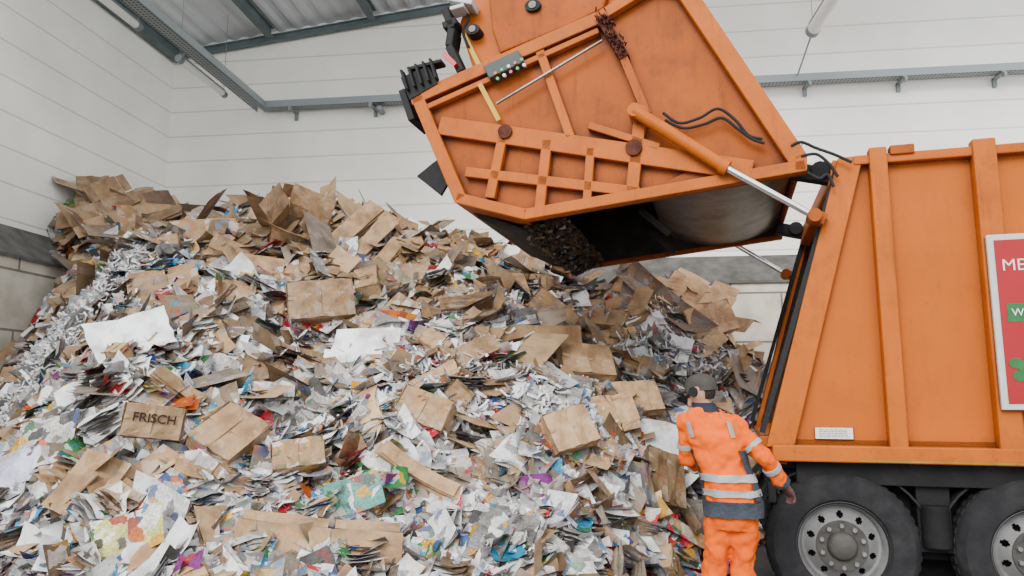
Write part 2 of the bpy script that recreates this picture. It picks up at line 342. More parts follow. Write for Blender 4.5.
# ------------------------------------------------ paper shader
def papermat():
    m,n,l,b=newmat("waste_paper_print",.18)
    at=n.new("ShaderNodeAttribute"); at.attribute_name="Col"; uv=n.new("ShaderNodeAttribute"); uv.attribute_name="puv"
    nw=n.new("ShaderNodeTexNoise"); nw.inputs["Scale"].default_value=11; nw.inputs["Detail"].default_value=3; l.new(uv.outputs["Vector"],nw.inputs["Vector"])
    ws=n.new("ShaderNodeVectorMath"); ws.operation='SCALE'; ws.inputs["Scale"].default_value=.14; l.new(nw.outputs["Color"],ws.inputs[0])
    wa=n.new("ShaderNodeVectorMath"); wa.operation='ADD'; l.new(uv.outputs["Vector"],wa.inputs[0]); l.new(ws.outputs[0],wa.inputs[1])
    vo=n.new("ShaderNodeTexVoronoi"); vo.inputs["Scale"].default_value=12; l.new(wa.outputs[0],vo.inputs["Vector"])
    sc=n.new("ShaderNodeSeparateColor"); l.new(vo.outputs["Color"],sc.inputs[0])
    r=n.new("ShaderNodeValToRGB"); r.color_ramp.interpolation='CONSTANT'
    cols=[(.75,.75,.76),(.33,.015,.015),(.78,.78,.76),(.015,.06,.25),(.70,.70,.72),(.02,.15,.04),(.62,.30,.01),(.015,.015,.017),(.22,.19,.17),(.03,.20,.38),(.7,.68,.62),(.09,.08,.08),(.56,.10,.01)]
    e=r.color_ramp.elements; e[0].color=(*cols[0],1); e[0].position=0; e[1].color=(*cols[-1],1); e[1].position=.93
    for i,c in enumerate(cols[1:-1]): 
        q=e.new((i+1)/13); q.color=(*c,1)
    l.new(sc.outputs[0],r.inputs["Fac"])
    gt=n.new("ShaderNodeMath"); gt.operation='GREATER_THAN'; gt.inputs[1].default_value=.5; l.new(sc.outputs[1],gt.inputs[0])
    mu=n.new("ShaderNodeMath"); mu.operation='MULTIPLY'; l.new(gt.outputs[0],mu.inputs[0]); l.new(at.outputs["Alpha"],mu.inputs[1])
    mx=n.new("ShaderNodeMixRGB"); l.new(mu.outputs[0],mx.inputs["Fac"]); l.new(at.outputs["Color"],mx.inputs["Color1"]); l.new(r.outputs["Color"],mx.inputs["Color2"])
    np_=n.new("ShaderNodeTexNoise"); np_.inputs["Scale"].default_value=45; np_.inputs["Detail"].default_value=4; l.new(uv.outputs["Vector"],np_.inputs["Vector"])
    rp=n.new("ShaderNodeValToRGB"); rp.color_ramp.elements[0].position=.42; rp.color_ramp.elements[1].position=.58; rp.color_ramp.elements[0].color=(.28,.27,.27,1); l.new(np_.outputs["Fac"],rp.inputs["Fac"])
    fm=n.new("ShaderNodeMath"); fm.operation='MULTIPLY'; fm.inputs[1].default_value=.5; l.new(at.outputs["Alpha"],fm.inputs[0])
    mp_=n.new("ShaderNodeMixRGB"); mp_.blend_type='MULTIPLY'; l.new(fm.outputs[0],mp_.inputs["Fac"]); l.new(mx.outputs["Color"],mp_.inputs["Color1"]); l.new(rp.outputs["Color"],mp_.inputs["Color2"])
    wv=n.new("ShaderNodeTexWave"); wv.bands_direction='Y'; wv.inputs["Scale"].default_value=26; wv.inputs["Distortion"].default_value=.0; l.new(uv.outputs["Vector"],wv.inputs["Vector"])
    nn=n.new("ShaderNodeTexNoise"); nn.inputs["Scale"].default_value=70; l.new(uv.outputs["Vector"],nn.inputs["Vector"])
    m1=n.new("ShaderNodeMath"); m1.operation='MULTIPLY'; l.new(wv.outputs["Fac"],m1.inputs[0]); l.new(nn.outputs["Fac"],m1.inputs[1])
    g2=n.new("ShaderNodeMath"); g2.operation='GREATER_THAN'; g2.inputs[1].default_value=.42; l.new(m1.outputs[0],g2.inputs[0])
    m2=n.new("ShaderNodeMath"); m2.operation='MULTIPLY'; l.new(g2.outputs[0],m2.inputs[0]); l.new(at.outputs["Alpha"],m2.inputs[1])
    m3=n.new("ShaderNodeMath"); m3.operation='MULTIPLY'; m3.inputs[1].default_value=.6; l.new(m2.outputs[0],m3.inputs[0])
    mx2=n.new("ShaderNodeMixRGB"); l.new(m3.outputs[0],mx2.inputs["Fac"]); l.new(mp_.outputs["Color"],mx2.inputs["Color1"]); mx2.inputs["Color2"].default_value=(.05,.05,.06,1)
    n3=n.new("ShaderNodeTexNoise"); n3.inputs["Scale"].default_value=5; n3.inputs["Detail"].default_value=7; l.new(uv.outputs["Vector"],n3.inputs["Vector"])
    r3=n.new("ShaderNodeValToRGB"); r3.color_ramp.elements[0].color=(.6,.56,.53,1); r3.color_ramp.elements[0].position=.34; r3.color_ramp.elements[1].position=.56; l.new(n3.outputs["Fac"],r3.inputs["Fac"])
    mx3=n.new("ShaderNodeMixRGB"); mx3.blend_type='MULTIPLY'; mx3.inputs["Fac"].default_value=1; l.new(mx2.outputs["Color"],mx3.inputs["Color1"]); l.new(r3.outputs["Color"],mx3.inputs["Color2"])
    l.new(mx3.outputs["Color"],b.inputs["Base Color"]); b.inputs["Roughness"].default_value=.45
    n4=n.new("ShaderNodeTexNoise"); n4.inputs["Scale"].default_value=18; n4.inputs["Detail"].default_value=4; l.new(uv.outputs["Vector"],n4.inputs["Vector"])
    bp=n.new("ShaderNodeBump"); bp.inputs["Strength"].default_value=.8; bp.inputs["Distance"].default_value=.02; l.new(n4.outputs["Fac"],bp.inputs["Height"]); l.new(bp.outputs["Normal"],b.inputs["Normal"])
    return m
m_pap=papermat()
def colset(kind,lift=1.0):
    if kind=="card":
        s=random.choice([random.uniform(.35,.7),random.uniform(.65,1.05),random.uniform(.9,1.3)])*lift; w=random.uniform(-.010,.018)
        c=(.325*s,(.208+w)*s,(.113+w)*s)
        if random.random()<.25: 
            gm=sum(c)/3; c=tuple(.5*q+.5*gm for q in c)
        return (*c,random.choice([0,0,.08,.2,.4]))
    if kind=="white":
        s=random.uniform(.75,1.1); return (.80*s,.81*s,.82*s,random.choice([0,.1,.3,.6]))
    if kind=="news":
        s=random.uniform(.35,1.35); return (.40*s,.402*s,.39*s,random.uniform(.4,.9))
    if kind=="print":
        c=random.choice([(.7,.7,.7),(.75,.75,.72),(.33,.012,.012),(.012,.05,.26),(.02,.16,.04),(.65,.34,.015),(.02,.22,.40),(.26,.23,.2),(.55,.10,.008),(.18,.03,.17),(.45,.42,.37),(.5,.5,.5),(.6,.02,.05),(.7,.7,.72),(.75,.76,.78)])
        return (*c,random.uniform(.35,.95))
    if kind=="dark": 
        s=random.uniform(.5,1.5); return (.045*s,.042*s,.040*s,.3)
def c4(k,a=None,s=1):
    c=list(colset(k)); 
    if a is not None: c[3]=a
    return (c[0]*s,c[1]*s,c[2]*s,c[3])
def basis(n,roll):
    n=n.normalized(); a=Vector((1,0,0)); a=(a-n*a.dot(n)).normalized(); b=n.cross(a)
    c,s=math.cos(roll),math.sin(roll)
    return a*c+b*s, b*c-a*s, n
def batch(name,items,label,na=3,nb=4,mat_=None,crumple=.03):
    N=len(items); A=np.linspace(-.5,.5,na); B=np.linspace(-.5,.5,nb)
    AA,BB=np.meshgrid(A,B,indexing='ij'); AA=AA.ravel(); BB=BB.ravel(); n1=na*nb
    V=np.zeros((N,n1,3)); UV=np.zeros((N,n1,3)); CL=np.zeros((N,n1,4))
    for i,(c,e1,e2,n,w,hh,k1,k2,fo,col) in enumerate(items):
        z=k1*4*AA**2*w+k2*4*BB**2*hh+fo*np.abs(AA+.1)*w*2+rng.normal(0,crumple,n1)*min(w,hh)+fo*AA*BB*w
        s1,s2,s3=rng.normal(0,.12,3)
        a=AA*w*(1+s1*BB*1.6+rng.normal(0,.05,n1)); b=BB*hh*(1+s2*AA*1.4+rng.normal(0,.04,n1))+s3*AA*w
        V[i]=np.array(c)+np.outer(a,e1)+np.outer(b,e2)+np.outer(z,n)
        o=rng.uniform(0,60,3); UV[i,:,0]=AA*w+o[0]; UV[i,:,1]=BB*hh+o[1]; UV[i,:,2]=o[2]; CL[i]=col
    q=[]
    for i in range(na-1):
        for j in range(nb-1): q.append((i*nb+j,(i+1)*nb+j,(i+1)*nb+j+1,i*nb+j+1))
    q=np.array(q); Fc=(q[None]+(np.arange(N)*n1)[:,None,None]).reshape(-1,4)
    me=bpy.data.meshes.new(name); me.vertices.add(N*n1); me.vertices.foreach_set("co",V.ravel())
    me.loops.add(Fc.size); me.loops.foreach_set("vertex_index",Fc.ravel().astype(np.int32))
    me.polygons.add(len(Fc)); me.polygons.foreach_set("loop_start",np.arange(0,Fc.size,4,dtype=np.int32))
    me.update(calc_edges=True); me.validate()
    ca=me.attributes.new("Col","FLOAT_COLOR","POINT"); ca.data.foreach_set("color",CL.ravel())
    ua=me.attributes.new("puv","FLOAT_VECTOR","POINT"); ua.data.foreach_set("vector",UV.ravel())
    me.materials.append(mat_ or m_pap)
    o=bpy.data.objects.new(name,me); COL.objects.link(o); o["label"]=label; o["category"]="waste paper"; o["kind"]="stuff"
    return o
def cardprob(x,y):
    t=tt(x,y); p=.16
    if t<.4: p=.11
    if t>.64 and -4.6<x<-.8: p=.48
    elif t>.64: p=.27
    if t>.86 and x<-5: p=.55
    if t>.7 and x>1.0: p=.38
    if x>.7 and .1<t<.7: p=max(p,.24)
    return p
def liftf(x,y): return 1.6 if (x>.2 and y>7) else 1.12 if y>8.5 else 1.0  # card colours brightened near the tailgate to offset its shadow
def field(x,y):
    a=math.sin(1.7*x+2.3*y)+math.sin(3.1*x-1.9*y+1)+.5*math.sin(5.3*x+4.1*y+2); b=math.sin(2.2*x-2.9*y+3)+math.sin(3.7*x+1.3*y)
    return a,b
clear=[]
def free(p):
    for q,r in clear:
        if (p-q).length<r: return False
    return True
def samp(pw=1.5):
    while True:
        y=4.2+8.0*random.random()**pw; x=random.uniform(-.78*y-.5,min(.42*y,3.3))
        if x<-6.9: continue
        t=tt(x,y)
        if 0.02<t<1.12 and inhall(x,y): return x,y,t
def pose(x,y,tl,up=0.0):
    n=nrm(x,y); a,b=field(x,y)
    n2=(n*(1-up)+Vector((0,0,1))*up+Vector((.17*a+random.gauss(0,tl),.13*b-.06+random.gauss(0,tl),random.gauss(0,tl*.5)))).normalized()
    return n,n2,(a*1.2+random.gauss(0,.6))
CB=lambda s=1.0,p=.08:(.34*s,.216*s,.116*s,p)
WH=(.86,.88,.90,0)
S_="cardboard_sheet";FB="flattened_carton";BX="cardboard_box";OB="open_box";BU="cardboard_bundle";MG="magazine"
L=[(368,352,66,38,-3,S_,WH,"large white board lying on the paper heap"),
(132,348,66,50,35,S_,WH,"large white board leaning on brown cartons"),
(335,370,38,22,95,S_,WH,"white folded board edge standing in the heap"),
(280,552,165,42,4,FB,CB(1.0),"large flattened brown carton at the foot of the heap"),
(226,450,46,54,-25,BX,CB(1.0,.1),"folded brown carton leaning in the heap"),
(95,494,42,56,-20,S_,CB(1.1),"tall brown cardboard sheet standing in the heap"),
(425,420,50,34,-20,BX,CB(1.2,.2),"brown carton half buried in loose paper"),
(566,440,42,40,20,BX,CB(1.2),"brown carton on loose paper"),
(582,372,52,36,5,BX,CB(1.3),"light brown carton in the upper heap"),
(628,492,40,50,8,S_,(.13,.13,.125,.2),"dark grey board standing beside a carton"),
(655,490,38,54,-8,BX,CB(.55),"dark brown carton at the foot of the heap"),
(585,505,46,32,30,OB,CB(.85,.2),"brown open carton wedged in flattened board"),
(652,447,92,46,-8,S_,(.86,.88,.90,.12),"large white printed board on the heap"),
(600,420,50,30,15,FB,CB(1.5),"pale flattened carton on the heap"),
(345,241,110,18,55,BU,CB(1.1),"long bundle of brown cardboard propped steeply on the crest"),
(362,252,105,14,58,BU,CB(1.25),"long pale brown cardboard bundle propped on the crest"),
(300,238,50,44,-15,OB,CB(1.0),"crushed open brown carton on the crest"),
(378,268,84,14,62,BU,CB(1.1),"long brown cardboard bundle on the slope"),
(320,310,60,38,10,BX,CB(.95,.2),"brown carton on the upper slope"),
(150,295,66,30,20,FB,CB(.95,.2),"flattened brown carton on the slope"),
(262,222,60,32,-30,FB,CB(1.1),"flattened brown carton lying across the crest"),
(285,213,56,26,15,S_,CB(1.3),"pale brown cardboard sheet on the crest"),
(240,264,60,30,-10,S_,CB(.85),"brown cardboard sheet on the slope"),
(205,245,56,30,20,BX,CB(1.1,.3),"crushed brown carton on the slope"),
(270,275,64,30,-8,S_,CB(1.2),"brown cardboard sheet on the slope"),
(683,295,72,38,-35,FB,CB(2.0),"light brown flattened carton under the tailgate"),  # cards under the tailgate get paler colours to counter its shadow
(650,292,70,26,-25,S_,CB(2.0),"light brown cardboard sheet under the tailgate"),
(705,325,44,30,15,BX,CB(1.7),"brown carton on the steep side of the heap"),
(640,335,54,26,20,S_,WH,"white board on the slope under the tailgate"),
(430,385,60,14,35,S_,CB(1.4),"narrow brown cardboard strip on loose paper"),
(468,325,62,28,12,OB,CB(1.05,.2),"crushed open carton on the slope"),
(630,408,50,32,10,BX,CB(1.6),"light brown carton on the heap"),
(112,212,90,16,35,BU,CB(.85),"long brown cardboard bundle on the ledge"),
(130,220,90,12,38,BU,CB(1.1),"long light cardboard bundle on the ledge"),
(145,228,84,10,40,BU,CB(.6),"long dark cardboard bundle on the ledge"),
(108,193,38,26,-50,FB,CB(.85),"brown carton perched on the highest point"),
(94,200,26,40,15,S_,CB(.7),"upright brown cardboard on the highest point"),
(238,209,42,26,-40,FB,CB(.25),"dark carton on the crest"),
(36,380,56,14,-6,S_,CB(.8),"brown cardboard strip beside the concrete wall"),
(16,364,30,28,60,S_,CB(1),"brown cardboard propped near the concrete wall"),
(545,322,48,34,-30,BX,CB(1.3,.3),"brown carton on the slope under the tailgate"),
(470,360,60,24,30,S_,CB(.9),"brown cardboard sheet on the slope"),
(175,398,60,16,-15,BU,CB(.9),"brown cardboard bundle on the slope"),
(415,480,90,14,-25,BU,CB(1.3),"long brown cardboard bundle across the heap"),
(520,372,80,12,20,BU,CB(1.4),"long pale cardboard bundle across the heap"),
(250,385,70,14,40,S_,CB(.6),"long dark cardboard strip across the heap"),
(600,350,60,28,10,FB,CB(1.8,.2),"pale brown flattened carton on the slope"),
(300,470,46,34,15,BX,CB(1.0,.4),"printed brown carton half buried in papers"),
(470,440,50,32,-15,OB,CB(1.1,.2),"open brown carton half buried in papers"),
(185,505,56,28,-30,MG,(.42,.42,.4,.9),"folded newspaper near the foot of the heap"),
(350,505,50,34,20,MG,(.1,.3,.25,.8),"glossy printed brochure near the foot of the heap"),
(410,540,70,40,15,MG,(.5,.5,.48,.9),"folded newspaper near the foot of the heap"),
(500,540,64,34,-20,MG,(.2,.2,.19,.8),"grey folded newspaper near the foot of the heap"),
(130,545,54,36,20,MG,(.6,.58,.2,.9),"colourful printed brochure near the foot of the heap"),
(300,420,50,30,30,MG,(.6,.6,.58,.8),"folded newspaper on the heap"),
(240,320,44,22,10,MG,(.5,.5,.5,.7),"folded newspaper on the upper slope"),
(60,440,50,28,10,MG,(.5,.5,.5,.9),"folded newspaper on the heap"),
(35,470,50,30,20,"paper_sheet",(.5,.52,.68,.2),"pale bluish plastic-coated paper in the heap")]
for q in L:
    p=hit(q[0],q[1]); s=(p-C0).length/F
    clear.append((p,min(.32,.38*math.sqrt(q[2]*q[3])*s)))
FR=hit(157,437); clear.append((FR,.38))
FRS=FR+ (C0-FR).normalized()*.38; clear.append((Vector((FRS.x,FRS.y,Hs(FRS.x,FRS.y))),.32))
cardI=[];papI=[]
def zonegrey(x,y): return -.6<x<1.2 and y<7.2
for i in range(42000):
    x,y,t=samp(1.35); n,n2,roll=pose(x,y,random.choice([.10,.2,.25,.5]))
    if random.random()<.3: roll=random.uniform(0,6.28)
    e1,e2,n2=basis(n2,roll); z=Hs(x,y)
    base=Vector((x,y,z))
    c=base+n*random.uniform(-.06,.065); far=.54+.062*y
    if not free(base) and (c-base).dot(n)>-.02: continue
    sz=min(3.0,max(.4,random.lognormvariate(0,.58)))
    if random.random()<cardprob(x,y):
        w=.105*sz*far; hh=w*random.choice([random.uniform(.8,1.8),random.uniform(2,5)])
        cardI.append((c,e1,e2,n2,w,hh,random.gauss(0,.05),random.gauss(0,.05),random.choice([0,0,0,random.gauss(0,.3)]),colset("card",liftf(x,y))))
    else:
        q=random.random()
        if zonegrey(x,y): kd="white" if q<.33 else "print" if q<.55 else "news" if q<.91 else "dark"
        else: kd="white" if q<.46 else "print" if q<.71 else "news" if q<.94 else "dark"
        w=.08*sz*far; hh=w*random.uniform(1,2.2)
        papI.append((c,e1,e2,n2,w,hh,random.gauss(0,.15),random.gauss(0,.12),random.gauss(0,.22),colset(kd)))
stkI=[]
for i in range(1400):
    x,y,t=samp(1.25); n,n2,roll=pose(x,y,.2,up=random.uniform(.1,.7)); z=Hs(x,y)
    base=Vector((x,y,z))
    if not free(base): continue
    far=.56+.055*y; w=random.uniform(.14,.38)*far; hh=w*random.uniform(.8,1.8); k=random.randint(4,11); k1=random.gauss(0,.08); k2=random.gauss(0,.06)
    kd="card" if random.random()<cardprob(x,y)*.9 else random.choice(["news","news","print","print","white"])
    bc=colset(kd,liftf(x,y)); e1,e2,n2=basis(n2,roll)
    for j in range(k):
        s=random.uniform(.5,1.35); col=(bc[0]*s,bc[1]*s,bc[2]*s,bc[3]) if random.random()<.7 else colset(random.choice(["white","news","print","card"]))
        stkI.append((base+n*.02+n2*(j-k/2)*.014+e1*random.gauss(0,.015)+e2*random.gauss(0,.02),e1,e2,n2,w*random.uniform(.85,1.1),hh*random.uniform(.85,1.1),k1+random.gauss(0,.02),k2,0,col))
batch("cardboard_scraps",cardI,"torn brown cardboard scraps covering the heap")
batch("paper_scraps",papI,"loose crumpled papers, packaging and magazine pages on the heap",4,4)
batch("layered_paper_waste",stkI,"pressed layered stacks of newspaper and board in the heap",4,5,crumple=.012)
sh=[]
for (u,v,rad,N2) in ((85,322,.7,2200),(50,352,.5,1100),(430,400,.55,600),(560,405,.5,500),(25,395,.4,400),(500,310,.4,300),(655,345,.45,700),(700,360,.35,400)):
    p=hit(u,v)
    for i in range(N2):
        x=p.x+random.gauss(0,rad*.6); y=p.y+random.gauss(0,rad*.6)
        if not inhall(x,y) or tt(x,y)>1.05 or tt(x,y)<.05: continue
        n=nrm(x,y)
        n2=(n+Vector((random.gauss(0,.5),random.gauss(0,.5),random.gauss(0,.3)))).normalized(); e1,e2,n2=basis(n2,random.uniform(0,6.28))
        s=random.uniform(.75,1.05); sh.append((Vector((x,y,Hs(x,y)))+n*random.uniform(.02,.13),e1,e2,n2,random.uniform(.012,.03),random.uniform(.06,.16),0,random.gauss(0,.3),0,(.76*s,.77*s,.8*s,.15)))
batch("shredded_paper",sh,"drift of white shredded paper strips on the heap",2,4)
# ------------------------------------------------ individual pieces
def slab(w,hh,th,f,na,nb,ox=0,oy=0):
    vs=[];uv=[];fs=[];m=na*nb
    for s in (0,1):
        for i in range(na):
            for j in range(nb):
                a=(i/(na-1)-.5)*w; b=(j/(nb-1)-.5)*hh
                vs.append(Vector((a,b,f(a/w,b/hh)-s*th))); uv.append((a+ox,b+oy,s*3.3))
    id=lambda s,i,j:s*m+i*nb+j
    for i in range(na-1):
        for j in range(nb-1):
            fs.append((id(0,i,j),id(0,i+1,j),id(0,i+1,j+1),id(0,i,j+1))); fs.append((id(1,i,j),id(1,i,j+1),id(1,i+1,j+1),id(1,i+1,j)))
    for i in range(na-1):
        fs.append((id(0,i,0),id(1,i,0),id(1,i+1,0),id(0,i+1,0))); fs.append((id(0,i,nb-1),id(0,i+1,nb-1),id(1,i+1,nb-1),id(1,i,nb-1)))
    for j in range(nb-1):
        fs.append((id(0,0,j),id(0,0,j+1),id(1,0,j+1),id(1,0,j))); fs.append((id(0,na-1,j),id(1,na-1,j),id(1,na-1,j+1),id(0,na-1,j+1)))
    return vs,fs,uv
def mesh_from(parts,col,name):
    V=[];Fs=[];U=[]
    for vs,fs,uv in parts:
        o=len(V); V+=vs; Fs+=[tuple(i+o for i in f) for f in fs]; U+=uv
    me=bpy.data.meshes.new(name); me.from_pydata([tuple(v) for v in V],[],Fs)
    o=[random.uniform(0,60) for _ in range(3)]
    ca=me.attributes.new("Col","FLOAT_COLOR","POINT"); ca.data.foreach_set("color",list(col)*len(V))
    ua=me.attributes.new("puv","FLOAT_VECTOR","POINT"); ua.data.foreach_set("vector",[c+d for q in U for c,d in zip(q,o)])
    me.materials.append(m_pap); return me
def xf(part,M): return ([M@v for v in part[0]],part[1],part[2])
def m_sheet(w,hh,th,col,fold=None,curl=.05,crump=.01,name="cardboard_sheet"):
    fold=random.gauss(0,.15) if fold is None else fold; k=random.gauss(0,curl); k2=random.gauss(0,curl); fx=random.uniform(-.25,.25)
    ph=[random.uniform(0,6) for _ in range(4)]
    def f(a,b):
        return fold*abs(a-fx)*w+k*4*b*b*hh+k2*a*b*2*w+crump*(math.sin(9*a+ph[0])*math.cos(8*b+ph[1])+.6*math.sin(17*a+ph[2]+5*b))
    p=slab(w,hh,th,f,8,8)
    vs=p[0]; cs=random.uniform(-.08,.08); cy_=random.uniform(-.08,.08); jg=[random.gauss(0,.018) for _ in range(64)]*2
    vs=[Vector((v.x*(1+cs*v.y/hh+jg[i]),v.y*(1+cy_*v.x/w+jg[(i*7)%64]),v.z)) for i,v in enumerate(vs)]
    return mesh_from([(vs,p[1],p[2])],col,name)
def m_flat_box(w,hh,col):
    parts=[]; z=lambda a,b:.006*math.sin(5*a+4*b)
    parts.append(slab(w*.5,hh,.006,lambda a,b:.012*math.sin(6*b),5,5))
    M1=Matrix.Translation((w*.25,0,0))@Matrix.Rotation(random.uniform(-.4,.2),4,'Y')@Matrix.Translation((w*.2,0,0)); parts.append(xf(slab(w*.4,hh,.006,z,4,4,w),M1))
    for s in (-1,1):
        for q in (0,1):
            Mq=(M1@Matrix.Translation((0,0,0)) if q else Matrix.Identity(4))@Matrix.Translation((0,s*hh/2,0))@Matrix.Rotation(s*random.uniform(-.7,.5),4,'X')@Matrix.Translation((0,s*hh*.17,0))
            parts.append(xf(slab(w*(.36 if q else .46),hh*.32,.006,z,3,3,.3,.4),Mq))
    return mesh_from(parts,col,"flattened_carton")
def m_box(w,d,hh,col,op=True,crush=0,name="cardboard_box"):
    parts=[]; T=Matrix.Translation; R=Matrix.Rotation; am=.006+crush
    z=lambda a,b:am*math.sin(5*a+3*b)
    parts.append(slab(w,d,.006,z,4,4))
    for sx in (-1,1):
        parts.append(xf(slab(hh,d,.006,z,3,3,.7),T((sx*w/2,0,hh/2))@R(math.pi/2,4,'Y')))
        parts.append(xf(slab(w,hh,.006,z,3,3,0,.9),T((0,sx*d/2,hh/2))@R(math.pi/2,4,'X')))
        a1=random.uniform(.6,2.6) if op else .03; a2=random.uniform(.6,2.6) if op else .0
        parts.append(xf(slab(w/2,d,.006,z,3,3,1.2),T((sx*w/2,0,hh))@R(sx*a1,4,'Y')@T((-sx*w/4,0,0))))
        parts.append(xf(slab(w,d/2,.006,z,3,3,1.2,1),T((0,sx*d/2,hh-.005))@R(-sx*a2,4,'X')@T((0,-sx*d/4,0))))
    S=Matrix.Identity(4); S[0][2]=random.gauss(0,.2) if op else random.gauss(0,.10); S[1][2]=random.gauss(0,.15) if op else random.gauss(0,.08)
    parts=[xf((p[0],p[1],p[2]),S@T((0,0,-hh*.4))) for p in parts]
    return mesh_from(parts,col,name)
def m_mag(w,hh,col):
    th=random.uniform(.008,.022); k=random.gauss(0,.12); parts=[]
    for i in range(3):
        f=lambda a,b,i=i:k*(a+.5)**2*w*2-i*th/2+(.03*i*(a+.5)**2)+.1*k*b
        p=slab(w,hh,th/3,f,6,3,i*1.7); parts.append(p)
    return mesh_from(parts,col,"magazine")
def m_bundle(w,hh,col):
    parts=[]; k=random.gauss(0,.03)
    for i in range(6):
        ww=w*random.uniform(.8,1.0); f=lambda a,b,i=i:k*4*a*a*w-.004*math.sin(3*a+i)
        parts.append(xf(slab(ww,hh*random.uniform(.85,1.05),.008,f,6,3,i*1.3),Matrix.Translation((random.uniform(-.04,.04)*w,random.uniform(-.06,.06)*hh,-i*.017+.03))@Matrix.Rotation(random.gauss(0,.04),4,'Z')))
    return mesh_from(parts,col,"cardboard_bundle")
lib={"cardboard_sheet":[],"flattened_carton":[],"cardboard_box":[],"magazine":[],"paper_sheet":[]}
for i in range(30):
    w=random.uniform(.18,.6); asp=random.choice([random.uniform(.15,.35),random.uniform(.35,.95),random.uniform(.4,.8)])
    lib["cardboard_sheet"].append((m_sheet(w,w*asp,.006,colset("card",1.1),crump=.008,curl=.04),"torn brown corrugated cardboard sheet lying on the paper heap"))
for i in range(14):
    w=random.uniform(.28,.62); lib["flattened_carton"].append((m_flat_box(w,w*random.uniform(.3,.7),colset("card",1.1)),"flattened brown carton with slotted flaps on the heap"))
for i in range(16):
    w=random.uniform(.18,.36); lib["cardboard_box"].append((m_box(w,w*random.uniform(.6,.9),w*random.uniform(.4,.8),colset("card",1.1),i%3==0,.004),"crushed brown cardboard box with loose flaps on the heap"))
for i in range(24):
    w=random.uniform(.14,.28); lib["magazine"].append((m_mag(w,w*1.35,colset(random.choice(["print","news","print","print","white","news"]))),"bent printed magazine or brochure on the heap"))
for i in range(24):
    w=random.uniform(.13,.32); lib["paper_sheet"].append((m_sheet(w,w*random.uniform(.6,1.4),.0015,colset(random.choice(["white","white","print","print","news"])),curl=.16,crump=.028,name="paper_sheet"),"crumpled white or printed paper sheet on the heap"))
groups={"cardboard_sheet":"cardboard sheets on the heap","flattened_carton":"flattened cartons on the heap","cardboard_box":"crushed boxes on the heap","magazine":"magazines on the heap","paper_sheet":"paper sheets on the heap"}
cats={"cardboard_sheet":"cardboard","flattened_carton":"cardboard","cardboard_box":"box","open_box":"box","cardboard_bundle":"cardboard","magazine":"magazine","paper_sheet":"paper"}
protos={}
def put(kind,idx,loc,n,roll,scale=1,me=None,label=None):
    if me is None:
        me,lb=lib[kind][idx]; key=(kind,idx)
        if key in protos: o=protos[key].copy()
        else:
            o=bpy.data.objects.new(kind,me); protos[key]=o
        o["group"]=groups[kind]; o["label"]=lb; 
    else:
        o=bpy.data.objects.new(kind,me); o["label"]=label
    o["category"]=cats[kind]
    COL.objects.link(o)
    e1,e2,n=basis(n,roll); M=Matrix((e1,e2,n)).transposed().to_4x4(); M.translation=loc
    o.matrix_world=M@Matrix.Scale(scale,4)
    return o
def scatter(kind,count,tilt,lift,cond,pw=1.1,smin=.8,smax=1.2):
    k=0
    while k<count:
        x,y,t=samp(pw)
        if random.random()>cond(x,y,t) or not inhall(x,y,.45): continue
        b=Vector((x,y,Hs(x,y)))
        if not free(b): continue
        n,n2,roll=pose(x,y,tilt)
        put(kind,random.randrange(len(lib[kind])),b+n*random.uniform(*lift),n2,roll if random.random()<.6 else random.uniform(0,6.28),random.uniform(smin,smax)*(.66+.06*y)); k+=1
cc=lambda x,y,t:cardprob(x,y)*(1.4 if t<.95 else .25)
scatter("cardboard_sheet",215,.17,(.02,.09),cc,.85,.6,1.2)
scatter("flattened_carton",85,.17,(.02,.09),cc,.75,.6,1.1)
scatter("cardboard_box",140,.35,(.0,.06),cc,.95,.6,1.1)
scatter("magazine",260,.22,(.04,.09),lambda x,y,t:1-cardprob(x,y) if t<.8 else .1,1.45)
scatter("paper_sheet",285,.22,(.04,.09),lambda x,y,t:1-cardprob(x,y) if t<.95 else .1,1.3)
def hero(u,v,wp,hp,roll,kind,col,label,tow=.4,text=None,off=None):
    p=hit(u,v); s=(p-C0).length/F; w=wp*s; hh=hp*s
    n=nrm(p.x,p.y); vdir=(C0-p).normalized(); n2=(n*(1-tow)+vdir*tow).normalized()
    if kind==BX: me=m_box(w,hh,min(w,hh)*.6,col,False,.006); of=.07
    elif kind==OB: me=m_box(w*.85,hh*.85,min(w,hh)*.6,col,True,.006,"open_box"); of=.05
    elif kind==FB: me=m_flat_box(w,hh*.8,col); of=.09
    elif kind==BU: me=m_bundle(w,hh,col); of=.09
    elif kind==MG: me=m_mag(w,hh,col); of=.09
    else: me=m_sheet(w,hh,.008,col,fold=random.gauss(0,.05),curl=.03,crump=.008,name=kind); of=.09
    if off is not None: of=off
    o=put(kind,0,p+n*of+vdir*.05,n2,math.radians(roll),1,me,label)
    if text:
        dep=min(w,hh)*.6*.6+.018
        text_mesh(text,w*.235,mat("carton_print_brown",(.03,.012,.008),.8,var=.6,scale=30),"lettering",o,Matrix.Translation((0,hh*.05,dep)),.001,"dark brown printed word on the carton",bold=.014)
    return o
for q in L: hero(*q)
hero(157,439,46,28,-3,BX,CB(.8,0),"worn brown carton printed with a dark word, half buried in paper",tow=.85,text="FRISCH",off=.15)

